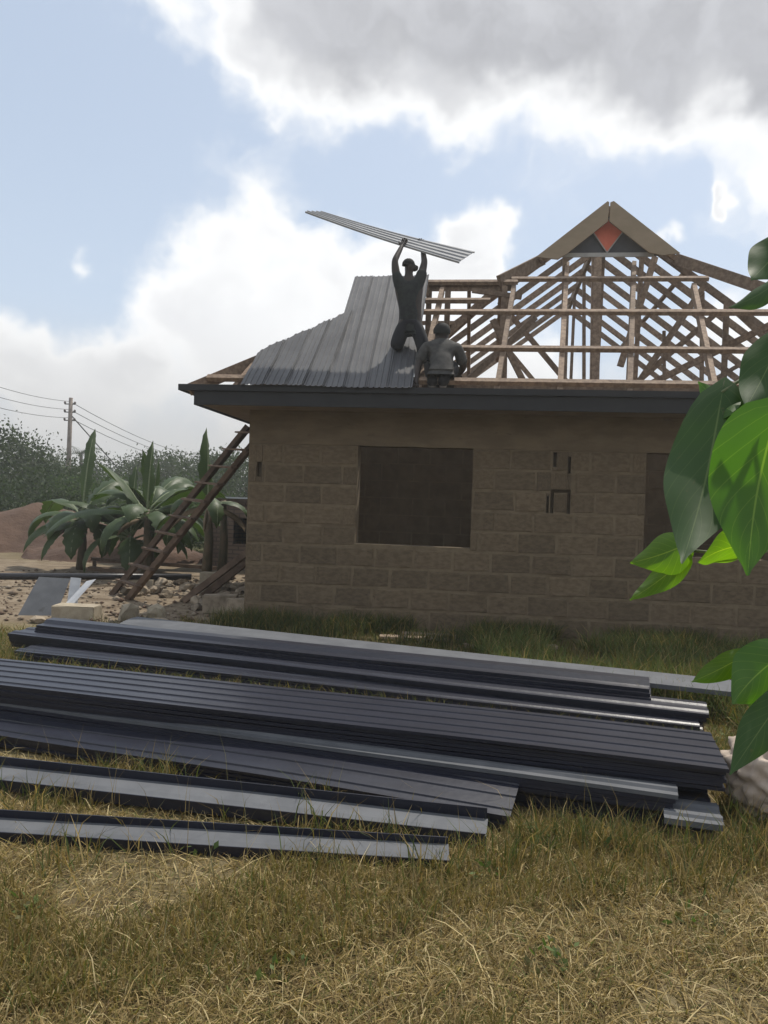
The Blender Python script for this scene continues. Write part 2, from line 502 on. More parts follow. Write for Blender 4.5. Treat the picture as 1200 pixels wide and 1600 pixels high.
house = empty('unfinished_house', HO, HR)
tag(house, 'unfinished bare block bungalow with an open timber roof frame and dark fascia', 'house')
TS = 0.75                       # roof slope, rise over run
EY, EZ = -0.60, 2.82            # eave line
rz_ = lambda y: EZ + TS * (y - EY)
WX1, WY1 = 9.2, 8.8
BEAM0, BEAM1 = 2.19, 2.60
openings = [(1.355, 2.735, 1.01, 2.19), (4.71, 6.10, 1.01, 2.19)]
slots = [(.105, .170, 1.78, 1.96), (3.645, 3.685, 1.46, 1.74), (3.685, 3.835, 1.70, 1.74), (3.835, 3.875, 1.46, 1.74), (3.60, 3.63, 1.46, 1.66),
         (3.66, 3.70, 2.00, 2.17), (3.83, 3.865, 1.93, 2.12)]


def wall_with_holes(mb, x1, z1, y0, y1, holes):
    xs = sorted({0.0, x1, *[h[0] for h in holes], *[h[1] for h in holes]})
    zs = sorted({0.0, z1, *[h[2] for h in holes], *[h[3] for h in holes]})
    solid = [[not any(h[0] - 1e-6 < (a + b) / 2 < h[1] + 1e-6 and h[2] - 1e-6 < (c + d) / 2 < h[3] + 1e-6 for h in holes) for c, d in zip(zs, zs[1:])] for a, b in zip(xs, xs[1:])]
    def q(*p):
        b = len(mb.v)
        mb.v += list(p)
        mb.f.append((b, b + 1, b + 2, b + 3))
    S = lambda i, k: 0 <= i < len(solid) and 0 <= k < len(solid[0]) and solid[i][k]
    for i in range(len(xs) - 1):
        for k in range(len(zs) - 1):
            if not S(i, k):
                continue
            a, b, c, d = xs[i], xs[i + 1], zs[k], zs[k + 1]
            q((a, y0, c), (b, y0, c), (b, y0, d), (a, y0, d))
            q((b, y1, c), (a, y1, c), (a, y1, d), (b, y1, d))
            if not S(i - 1, k): q((a, y1, c), (a, y0, c), (a, y0, d), (a, y1, d))
            if not S(i + 1, k): q((b, y0, c), (b, y1, c), (b, y1, d), (b, y0, d))
            if not S(i, k - 1): q((a, y1, c), (b, y1, c), (b, y0, c), (a, y0, c))
            if not S(i, k + 1): q((a, y0, d), (b, y0, d), (b, y1, d), (a, y1, d))


def block_meshes():
    out = []
    for s in range(4):
        bm = bmesh.new()
        bmesh.ops.create_cube(bm, size=1.0)
        bmesh.ops.translate(bm, verts=bm.verts, vec=(.5, .5, .5))
        front = [e for e in bm.edges if all(v.co.y < .01 for v in e.verts)]
        bmesh.ops.bevel(bm, geom=front, offset=.06, segments=1, affect='EDGES')
        r = random.Random(s)
        for v in bm.verts:
            if v.co.y < .5:
                v.co += Vector((r.uniform(-.022, .022), r.uniform(-.08, .05), r.uniform(-.045, .045)))
        me = bpy.data.meshes.new('block')
        bm.to_mesh(me)
        bm.free()
        me.materials.append(M['block'])
        out.append(me)
    return out


BLOCKS = block_meshes()


def cut(rects, h, pad):
    out = []
    for a, b, c, d in rects:
        x0, x1, z0, z1 = h[0] - pad, h[1] + pad, h[2] - pad, h[3] + pad
        if b <= x0 or a >= x1 or d <= z0 or c >= z1:
            out.append((a, b, c, d))
            continue
        if a < x0: out.append((a, x0, c, d))
        if b > x1: out.append((x1, b, c, d))
        ia, ib = max(a, x0), min(b, x1)
        if c < z0: out.append((ia, ib, c, z0))
        if d > z1: out.append((ia, ib, z1, d))
    return out


def lay_blocks(parent, x1, z1, holes, place, count_limit=400):
    ch, bl, gap = z1 / 9.0, .462, .026
    for row in range(9):
        x = -(.23 if row % 2 else 0.0) + random.uniform(-.03, .03)
        while x < x1:
            ln = bl + random.uniform(-.02, .02)
            rects = [(max(x, .01), min(x + ln - gap, x1 - .01), row * ch + gap / 2, (row + 1) * ch - gap / 2)]
            x += ln
            if rects[0][1] - rects[0][0] < .05:
                continue
            for h in holes:
                rects = cut(rects, h, .0035 if (h[1] - h[0]) < .5 else .006)
            for a, b, c, d in rects:
                if b - a < .025 or d - c < .02:
                    continue
                o = link('block', random.choice(BLOCKS), None, parent)
                place(o, a, b, c, d)


front = MB()
wall_with_holes(front, WX1, BEAM0, 0.0, .10, openings + slots)
front_wall = front.build('front_wall', M['mortar'], house)


def place_front(o, a, b, c, d):
    o.location = (a, -.007 + random.uniform(-.003, .003), c)
    o.scale = (b - a, .06, d - c)


lay_blocks(front_wall, WX1, BEAM0, openings + slots, place_front)
back_leaf = MB()
wall_with_holes(back_leaf, WX1, BEAM0 - .002, .101, .225, openings)
back_leaf.build('inner_leaf', M['mortar'], house)
side = MB()
side.box(.0, .225, .226, WY1, 0, BEAM0 - .001)
side_wall = side.build('side_wall', M['mortar'], house)


def place_side(o, a, b, c, d):
    o.location = (-.007 + random.uniform(-.003, .003), b + .226, c)
    o.rotation_euler = (0, 0, R(-90))
    o.scale = (b - a, .06, d - c)


lay_blocks(side_wall, 5.0, BEAM0, [], place_side)
MB().box(WX1 - .225, WX1, .226, WY1, 0, BEAM0 - .001).build('side_wall', M['mortar'], house)
MB().box(.226, WX1 - .226, WY1 - .225, WY1, 0, BEAM0 - .001).build('rear_wall', M['mortar'], house)
MB().box(.226, WX1 - .226, .226, WY1 - .226, 0, .12).build('floor_slab', M['concrete'], house)
# partition walls: their blocks are real but barely seen, so joined
part = MB()
part.box(.226, WX1 - .226, 1.80, 1.95, .12, 2.74)
partition = part.build('partition_wall', M['mortar'], house)
MB().box(3.1, 3.25, .226, 1.79, .12, 2.74).build('partition_wall', M['mortar'], house)
MB().box(6.6, 6.75, .226, 1.79, .12, 2.74).build('partition_wall', M['mortar'], house)
pb = MB()
for row in range(10):
    x = .25 - (.23 if row % 2 else 0)
    while x < WX1 - .3:
        pb.box(max(x, .235) + .01, min(x + .45, WX1 - .235), 1.793, 1.82, .13 + row * .245, .13 + row * .245 + .228)
        x += .462
tag(pb.build('partition_blocks', M['block'], house), kind='stuff')
# ring beam / lintel band round the top of the walls, with rough cast edges
rb = MB()
n = 46
for i in range(n):
    x0, x1 = WX1 * i / n, WX1 * (i + 1) / n
    rb.quadbox([(x0, -.012, BEAM0 + .004 * math.sin(i * 2.1)), (x1, -.012, BEAM0 + .004 * math.sin((i + 1) * 2.1)), (x1, .225, BEAM0), (x0, .225, BEAM0),
                (x0, -.012, BEAM1), (x1, -.012, BEAM1), (x1, .225, BEAM1), (x0, .225, BEAM1)])
rb.build('ring_beam', M['concrete'], house)
MB().box(-.012, .225, .227, WY1, BEAM0, BEAM1 - .002).build('ring_beam', M['concrete'], house)
MB().box(WX1 - .225, WX1 + .01, .227, WY1, BEAM0, BEAM1 - .002).build('ring_beam', M['concrete'], house)
MB().box(.227, WX1 - .227, WY1 - .225, WY1 + .01, BEAM0, BEAM1 - .002).build('ring_beam', M['concrete'], house)

# eaves: soffit boards, fascia in two steps, return along the left side
for i in range(7):
    x0 = -.47 + i * 1.45
    MB().box(x0 + .002, min(x0 + 1.448, 9.75), -.575, -.013, 2.596, 2.612).build('soffit_board', M['soffit'], house)
for i in range(6):
    y0 = -.01 + i * 1.45
    MB().box(-.47, -.014, y0 + .002, y0 + 1.448, 2.596, 2.612).build('soffit_board', M['soffit'], house)
MB().box(-.475, 9.8, -.60, -.577, 2.575, 2.745).build('fascia_board', M['fascia'], house)
MB().box(-.67, 9.9, -.635, -.6015, 2.735, 2.805).build('gutter_edge', M['fascia'], house)
MB().box(-.498, -.4755, -.5765, WY1 + .5, 2.575, 2.745).build('fascia_board', M['fascia'], house)
MB().box(-.67, -.6355, -.601, WY1 + .6, 2.735, 2.803).build('gutter_edge', M['fascia'], house)
MB().box(-.635, 9.85, -.60, -.50, 2.7455, 2.80).build('eave_batten', M['timber'], house)
MB().box(-.635, -.50, -.499, WY1 + .5, 2.7455, 2.80).build('eave_batten', M['timber'], house)
MB().box(.0, WX1, .02, .17, BEAM1 + .001, 3.0).build('wall_plate', M['timber'], house)
MB().box(.0, .16, .171, WY1, BEAM1 + .001, 2.86).build('wall_plate', M['timber'], house)
MB().box(.2, WX1, 1.80, 1.95, 2.741, 2.86).build('wall_plate', M['timber'], house)


def timber(name, a, b, w=.05, h=.10, upv=(0, 0, 1)):
    o = MB().beam(a, b, w, h, upv, .004).build(name, M['timber'], house)
    return o


def on(x, y, off=0.0):           # point on the front roof plane, off = below the plane
    return (x, y + off * .6, rz_(y) - off * .8)


fn = (0, -.6, .8)
# front slope: rafters then purlins over them
for xb, xt, yt in ((-.05, .04, .0), (.62, .66, .6), (1.30, 1.36, 1.3), (2.10, 2.17, 1.9), (2.97, 3.19, 2.0), (3.66, 3.99, 2.70), (4.40, 4.97, 2.72), (5.31, 5.66, 2.0), (6.22, 6.50, 1.05), (7.1, 7.2, .7), (8.0, 8.05, .1)):
    timber('rafter', on(xb, -.56, .11), on(xt, yt, .11), .06, .10, fn)
for y, xa, xb in ((1.97, 1.70, 3.24), (1.43, 1.3, 2.86), (1.12, 1.0, 7.0), (.24, .25, 8.1), (2.06, 3.15, 5.86), (.95, .85, 1.9), (-.45, -.4, 9.6)):
    timber('purlin', on(xa, y, .03), on(xb, y, .03), .075, .055, fn)
# ridge of the side wing and hips
timber('ridge_beam', (1.85, 2.06, 4.70), (3.15, 2.06, 4.70), .05, .16)
timber('hip_rafter', (-.56, -.56, 2.75), (1.97, 2.0, 4.62), .06, .14)
timber('hip_rafter', (2.98, 1.95, 4.73), (3.62, 2.73, 5.28), .06, .16)
timber('hip_rafter', (5.55, 2.73, 5.28), (8.85, -.56, 2.80), .06, .16)
timber('hip_rafter', (-.5, 4.6, 2.80), (1.97, 2.06, 4.70), .05, .12)
timber('valley_rafter', (3.02, 2.06, 4.70), (.2, 4.75, 2.82), .05, .14)
for x in (1.2, 1.95, 2.55, 3.0):     # rear slope of the wing
    timber('rafter', (x, 2.08, 4.68 - max(0, 1.9 - x) * .75), (x, 4.5 - max(0, x - 1.9) * 1.2, 2.85 + max(0, x - 1.9) * .9), .05, .10)
for y in (2.75, 3.6):
    timber('purlin', (.6, y, rz_(4.12 - y) + .02), (3.0 - (y - 2.1), y, rz_(4.12 - y) + .02), .07, .05)
# main volume: pairs of rafters on a ridge that runs back, tied and propped
RX, RZ = 4.56, 5.98
timber('ridge_beam', (RX, 2.7, RZ), (RX, 8.4, RZ), .05, .16)
for k, y in enumerate((2.80, 3.72, 4.62, 5.55, 6.5, 7.5, 8.4)):
    xl = .30 + random.uniform(-.1, .1)
    timber('rafter', (RX - .02, y, RZ - .02), (xl, y + random.uniform(-.05, .05), RZ - TS * (RX - xl)), .05, .10)
for k, y in enumerate((2.80, 3.36, 3.95, 4.60, 5.3, 6.0, 6.8, 7.6, 8.4)):
    xr = 8.85 + random.uniform(-.1, .1)
    timber('rafter', (RX + .02, y, RZ - .02), (xr, y + random.uniform(-.05, .05), RZ - TS * (xr - RX)), .05, .10)
for k, y in enumerate((3.0, 4.2, 5.5, 7.0, 8.4)):
    timber('tie_beam', (.2, y + .06, 2.92), (9.0, y + .06, 2.92), .05, .10)
    timber('king_post', (RX + random.uniform(-.12, .12), y + .06, 2.95), (RX, y + .06, RZ - .05), .09, .06)
    for d in (1.45, 2.9):
        if (k + int(d)) % 2:
            for sg in (-1, 1):
                timber('post', (RX + sg * d + random.uniform(-.08, .08), y - .05, 2.95), (RX + sg * d, y - .05, RZ - TS * d - .06), .06, .05)
    if k in (0, 2):
        timber('brace', (RX + .05, y + .12, 3.0), (6.3, y + .12, 4.6), .05, .08)
        timber('brace', (RX - .05, y + .12, 3.0), (3.0, y + .12, 4.75), .05, .08)
for d in (1.2, 2.6):
    timber('purlin', (RX + d, 2.85, RZ - TS * d + .08), (RX + d, 8.5, RZ - TS * d + .08), .06, .05)
# front posts and braces of the gable volume
timber('post', (4.38, 2.0, 2.86), (4.42, 2.62, 5.26), .10, .08)
timber('post', (3.98, 2.66, 2.86), (3.94, 2.66, 5.26), .08, .06)
timber('post', (5.02, 2.66, 2.86), (5.06, 2.66, 5.26), .08, .06)
timber('post', (3.05, 1.98, 2.86), (3.06, 1.98, 4.66), .10, .08)
timber('post', (6.6, 1.0, 2.86), (6.6, 1.0, 3.95), .08, .06)
timber('post', (5.95, 1.5, 2.86), (5.95, 1.5, 4.30), .07, .06)
timber('post', (2.25, 2.0, 2.86), (2.25, 2.0, 4.62), .08, .05)
timber('post', (1.98, 2.0, 2.86), (1.98, 2.0, 4.62), .08, .05)
timber('brace', (4.9, 2.2, 3.2), (5.75, 1.9, 4.62), .05, .08)
timber('brace', (4.7, 2.4, 3.1), (6.7, 1.2, 4.1), .05, .08)
timber('brace', (5.2, 2.4, 5.2), (4.75, 2.3, 3.6), .05, .08)
timber('brace', (6.9, .9, 3.1), (6.0, 1.3, 4.15), .05, .07)
timber('brace', (2.3, 1.2, 2.9), (3.5, 1.9, 4.2), .05, .08)
timber('brace', (2.9, 1.6, 4.1), (3.5, 1.7, 3.0), .05, .08)
timber('brace', (3.3, 1.95, 4.5), (2.6, 1.95, 4.60), .05, .07)
timber('tie_beam', (2.0, 1.2, 3.12), (3.2, 1.2, 3.10), .05, .07)
timber('tie_beam', (.2, 1.3, 2.91), (9.0, 1.3, 2.91), .05, .10)

# gablet: two broad barge boards, dark panel with a red diamond and grey strips
MB().prism([(3.51, 5.24), (3.83, 5.20), (3.95, 5.28), (4.525, 5.75), (4.535, 6.03), (4.51, 6.045)], 2.47, 2.50).build('barge_board', M['barge'], house)
MB().prism([(4.548, 5.75), (5.13, 5.29), (5.32, 5.25), (5.56, 5.28), (4.60, 6.045), (4.552, 6.03)], 2.47, 2.50).build('barge_board', M['barge'], house)
MB().prism([(3.80, 5.30), (5.28, 5.30), (4.54, 5.92)], 2.66, 2.68).build('gable_panel', M['slate'], house)
MB().prism([(4.55, 5.36), (4.765, 5.65), (4.545, 5.84), (4.34, 5.65)], 2.640, 2.655).build('diamond_panel', M['red'], house)
for a, b in (((4.55, 5.345), (4.33, 5.66)), ((4.55, 5.345), (4.775, 5.66)), ((4.33, 5.66), (4.545, 5.845)), ((4.775, 5.66), (4.545, 5.845))):
    MB().beam((a[0], 2.630, a[1]), (b[0], 2.630, b[1]), .014, .030, (0, -1, 0)).build('trim_strip', M['trim'], house)
MB().box(3.86, 5.22, 2.60, 2.628, 5.275, 5.335).build('trim_strip', M['trim'], house)
for s in (-1, 1):
    timber('rafter', (RX, 2.58, RZ - .06), (RX + s * .98, 2.58, 5.22), .05, .08)


# ------------------------------------------------------------------ ribbed roofing sheets
def rib_profile(width, ribs, h, lip=0.0, flat=.5):
    """(y, z) points across a trapezoid-ribbed sheet, y in 0..width"""
    pts = []
    if lip:
        pts.append((0.0, -lip))
    pts.append((0.0, 0.0))
    pitch = width / ribs
    for i in range(ribs):
        c = (i + .5) * pitch
        a = pitch * .5 * (1 - flat)
        for y, z in ((c - a, 0), (c - a * .55, h), (c + a * .55, h), (c + a, 0)):
            pts.append((y, z))
    pts.append((width, 0.0))
    if lip:
        pts.append((width, -lip))
    return np.array(pts)


def sheet_mesh(name, L, width, ribs, h, lip=0.0, sag=0.0, seed=0, thick=.0025, flat=.5, nseg=14):
    pr = rib_profile(width, ribs, h, lip, flat)
    r = np.random.default_rng(seed)
    xs = np.linspace(0, L, nseg)
    ph = r.uniform(0, 6, 3)
    P = np.zeros((len(pr), nseg, 3))
    wav = sag * (np.sin(xs / L * 5.3 + ph[0]) * .6 + np.sin(xs / L * 11 + ph[1]) * .3)
    P[:, :, 0] = xs[None]
    P[:, :, 1] = pr[:, :1] + (np.sin(xs / L * 3.0 + ph[2]) * sag * .8)[None]
    P[:, :, 2] = pr[:, 1:] + wav[None]
    return grid_mesh(name, P[:, ::-1], thick=thick, smooth=False)


# sheets fixed on the roof: x edges, lower and upper ends in y
rows = [(.09, .34, .02, .27, -.05, .26), (.34, .60, .27, .50, .22, .52), (.60, .80, .50, .73, .49, .77), (.80, 1.04, .73, .96, .74, 1.03),
        (1.04, 1.27, .87, 1.12, 2.07, 2.08), (1.27, 1.52, 1.12, 1.38, 2.06, 2.09), (1.52, 1.76, 1.38, 1.64, 2.08, 2.08), (1.76, 2.03, 1.64, 1.94, 2.07, 2.10)]
for k, (a0, a1, b0, b1, yt0, yt1) in enumerate(rows):
    pr = rib_profile(1.0, 4, .010, 0, .62)
    pr[:, 1] += .016 * (pr[:, 0] > .985)          # overlap rib on the right edge
    ns = 12
    P = np.zeros((len(pr), ns, 3))
    for i, (f, hgt) in enumerate(pr):
        for j in range(ns):
            t = j / (ns - 1)
            y0 = -.66
            y1 = yt0 + (yt1 - yt0) * f + (.05 * math.sin(math.pi * f) if k < 4 else 0)
            y = y0 + (y1 - y0) * t
            s = (y + .66) / 2.74
            g_ = f * 1.08
            x = (a0 + (a1 - a0) * g_) * (1 - s) + (b0 + (b1 - b0) * g_) * s if k > 3 else a0 + (a1 - a0) * g_
            bend = .006 * math.sin(7 * t + k)
            off = .014 + hgt + .0025 * (7 - k) + bend + (.02 * t if k < 4 else 0)
            P[i, j] = (x, y - off * .6, rz_(y) + off * .8)
    link('roof_sheet', grid_mesh('roof_sheet', P[:, ::-1], thick=.002, smooth=False), M['sheet_roof'], house)


# ------------------------------------------------------------------ loose roofing sheets lying on the grass
FOOT = []                        # footprints kept free of grass


def lay_sheet(name, mat, p0, p1, width, ribs, h, lip, zf, zb, seed, sag=.006, flat=.5, foot=False):
    """p0, p1: left and right ends of the edge that faces the road; width goes away from it; zf/zb: heights of front and back edge"""
    a, b = Vector((p0[0], p0[1], zf if len(p0) < 3 else p0[2])), Vector((p1[0], p1[1], zf if len(p1) < 3 else p1[2]))
    d = (b - a)
    L = d.length
    ex = d.normalized()
    ey = Vector((-ex.y, ex.x, 0)).normalized()
    ey = (ey * math.sqrt(max(width ** 2 - (zb - zf) ** 2, 1e-4)) + Vector((0, 0, zb - zf))).normalized()
    ez = ex.cross(ey).normalized()
    me = sheet_mesh(name, L, width, ribs, h, lip, sag, seed, flat=flat)
    o = link(name, me, mat)
    o.matrix_world = Matrix(((ex.x, ey.x, ez.x, a.x), (ex.y, ey.y, ez.y, a.y), (ex.z, ey.z, ez.z, a.z), (0, 0, 0, 1)))
    if foot:
        FOOT.append([(a - ey * .01).to_2d(), (b - ey * .01).to_2d(), (b + ey * width).to_2d(), (a + ey * width).to_2d()])
    return o


# middle stack: wide ribbed sheets, charcoal side up
for k in range(6):
    z = .205 + .019 * k
    j = random.uniform(-.02, .02)
    top = k == 5
    o = lay_sheet('roofing_sheet', M['sheet'], (-3.55 + j, 5.07 + (0 if top else j * .4)), (1.681 + (0 if top else random.uniform(-.03, .0)), 3.638 + (0 if top else .012)), .62, 5, .007, .018, z, z + .004, 10 + k, .010 if top else .006, .86, top)
    tag(o, 'topmost wide charcoal ribbed sheet of the big stack' if top else 'wide charcoal ribbed sheet lower in the big stack', 'roofing sheet', 'wide sheets of the big stack')
# below them narrower bundles that stick out towards the road
for k in range(4):
    z = .125 + .0215 * k
    top = k == 3
    o = lay_sheet('roofing_sheet', M['sheet_back' if top else 'sheet'], (-2.4, 4.74 + .006 * k), (1.417 - (0 if top else .01 * (3 - k)), 3.566 + .004 * (3 - k)), .55, 4, .014, .020, z, z + .002, 20 + k, .003, .6, top)
    tag(o, 'grey backed sheet showing as a pale strip under the big stack' if top else 'dark narrow sheet edge under the pale strip', 'roofing sheet', 'sheets under the big stack')
for k in range(4):
    z = .026 + .022 * k
    o = lay_sheet('roofing_sheet', M['sheet'], (-1.9, 4.62 + .004 * (4 - k)), (1.60, 3.58 + .004 * (4 - k)), .5, 4, .013, .020, z, z + .002, 30 + k, .003, .6, k == 3)
    tag(o, 'dark sheet resting on the ground under the big stack', 'roofing sheet', 'sheets at the bottom of the big stack')
o = lay_sheet('sheet_offcut', M['sheet_back'], (1.33, 3.498), (1.574, 3.427), .26, 2, .012, .028, .112, .118, 35, .001, .6, True)
tag(o, 'short grey offcut poking out at the end of the big stack', 'sheet offcut')
# front stack: ribbed sheets leaning on the big one
for k in range(4):
    zf = .03 + .018 * k
    top = k == 3
    o = lay_sheet('roofing_sheet', M['sheet'], (-3.3 + random.uniform(-.02, .02), 4.80 + (0 if top else .008)), (.629 - (0 if top else .012 * (3 - k)), 3.518 + (0 if top else .006)), .46, 4, .007, .016, zf, zf + .085, 40 + k, .010 if top else .006, .84, top)
    tag(o, 'upper charcoal ribbed sheet leaning in front of the big stack' if top else 'charcoal ribbed sheet underneath the leaning one', 'roofing sheet', 'leaning sheets in front of the big stack')
# back bundle: dark profiles and one long grey flashing
for k in range(5):
    z = .04 + .027 * k
    top = k == 4
    o = lay_sheet('roofing_sheet', M['sheet'], (-3.49, 7.19 + .02 * (4 - k), z + .015), (2.276 - .01 * (4 - k), 5.249 + .02 * (4 - k), z - .015), .34, 2, .010, .026, z, z + .01, 50 + k, .004, .5, top)
    tag(o, 'uppermost dark sheet of the rear bundle near the wall' if top else 'dark sheet inside the rear bundle near the wall', 'roofing sheet', 'sheets of the rear bundle')
for k in range(3):
    z = .03 + .026 * k
    o = lay_sheet('roofing_sheet', M['sheet'], (-3.21 - .02 * k, 6.775 + .02 * k), (2.20 - .015 * k, 5.10 + .02 * k), .42, 3, .007, .024, z, z + .012, 80 + k, .004, .5, k == 0)
    tag(o, ('lowest', 'middle', 'uppermost')[k] + ' dark sheet filling the gap between the rear bundle and the big stack', 'roofing sheet', 'sheets between the stacks')
for k in range(3):
    z = .165 + .028 * k
    o = lay_sheet('ridge_cap', M['sheet'], (-3.27, 7.26 + .02 * k, z + .015), (1.985, 5.56 + .02 * k, z - .01), .36, 1, .03, .026, z, z + .02, 60 + k, .005, .5, k == 0)
    tag(o, 'dark folded ridge cap lying on the rear bundle' if k == 2 else 'dark ridge cap under the top one of the rear bundle', 'ridge cap', 'ridge caps on the rear bundle')
o = lay_sheet('metal_flashing', M['sheet_back'], (-2.52, 7.40, .255), (2.574, 5.54, .225), .27, 1, .006, .035, .25, .285, 71, .003, .2)
tag(o, 'long pale grey metal flashing behind the dark rear bundle', 'flashing')
for x in (-2.0, 0.0, 1.8):        # timber sleepers that carry the flashing
    y = 7.40 + (x + 2.52) * (-1.86 / 5.09) + .12
    tag(MB().beam((x, y + .16, .11), (x + .02, y - .02, .11), .08, .2).build('timber_block', M['oldwood']), 'short timber block under the pale grey flashing', 'timber block', 'timber blocks under the flashing')
# two single box-folded flashings in the near grass
o = lay_sheet('metal_flashing', M['sheet_back'], (-3.0, 3.985, .072), (.498, 3.352, .066), .155, 1, .004, .05, .07, .085, 72, .006, .2, True)
tag(o, 'grey box flashing with dark lips lying in front of the sheet stacks', 'flashing')
MB().beam((0, .156, .020), (3.55, .156, .020), .006, .05).build('rear_lip', M['sheet'], o)
MB().beam((0, -.004, -.022), (3.55, -.004, -.022), .005, .055).build('front_lip', M['sheet'], o)
o = lay_sheet('metal_flashing', M['sheet_back'], (-2.4, 3.30, .048), (.318, 3.145, .042), .125, 1, .004, .04, .045, .058, 73, .006, .2, True)
tag(o, 'narrow grey flashing half sunk in the dry grass', 'flashing')
MB().beam((0, .127, .014), (2.72, .127, .014), .005, .035).build('rear_lip', M['sheet'], o)
MB().beam((0, -.004, -.018), (2.72, -.004, -.018), .005, .045).build('front_lip', M['sheet'], o)

# ------------------------------------------------------------------ the sheet that is being lifted on the roof
c = [Vector(q) for q in ((-1.145, 9.9, 5.221), (0.804, 9.28, 4.446), (-0.933, 10.1, 5.296), (1.007, 9.5, 4.649))]
pr = rib_profile(1.0, 4, .011, .022, .7)
ns = 16
P = np.zeros((len(pr), ns, 3))
nrm = (c[1] - c[0]).cross(c[2] - c[0]).normalized()
for i, (f, hh) in enumerate(pr):
    for j in range(ns):
        t = j / (ns - 1)
        p = (c[0].lerp(c[1], t)).lerp(c[2].lerp(c[3], t), f) + nrm * (hh - .02 * math.sin(math.pi * t))
        P[i, j] = p
held = link('roofing_sheet', grid_mesh('roofing_sheet', P[:, ::-1], thick=.003, smooth=False), M['sheet_held'])
tag(held, 'long grey ribbed sheet held overhead by the standing roofer', 'roofing sheet')
HELD = c


# ------------------------------------------------------------------ people
def skin_mesh(name, joints, edges, levels=2):
    """joints: name -> (x, y, z, r); a Skin surface over the stick figure"""
    names = list(joints)
    me = bpy.data.meshes.new(name)
    me.from_pydata([joints[k][:3] for k in names], [(names.index(a), names.index(b)) for a, b in edges], [])
    ob = bpy.data.objects.new(name, me)
    col.objects.link(ob)
    sk = ob.modifiers.new('skin', 'SKIN')
    sk.branch_smoothing = .6
    for i, k in enumerate(names):
        r = joints[k][3]
        r2 = joints[k][4] if len(joints[k]) > 4 else r
        me.skin_vertices[0].data[i].radius = (r, r2)
        me.skin_vertices[0].data[i].use_root = (i == 0)
    ob.modifiers.new('sub', 'SUBSURF').levels = levels
    dg = bpy.context.evaluated_depsgraph_get()
    out = bpy.data.meshes.new_from_object(ob.evaluated_get(dg))
    bpy.data.objects.remove(ob)
    out.polygons.foreach_set('use_smooth', [True] * len(out.polygons))
    return out


def chain(names):
    return list(zip(names, names[1:]))


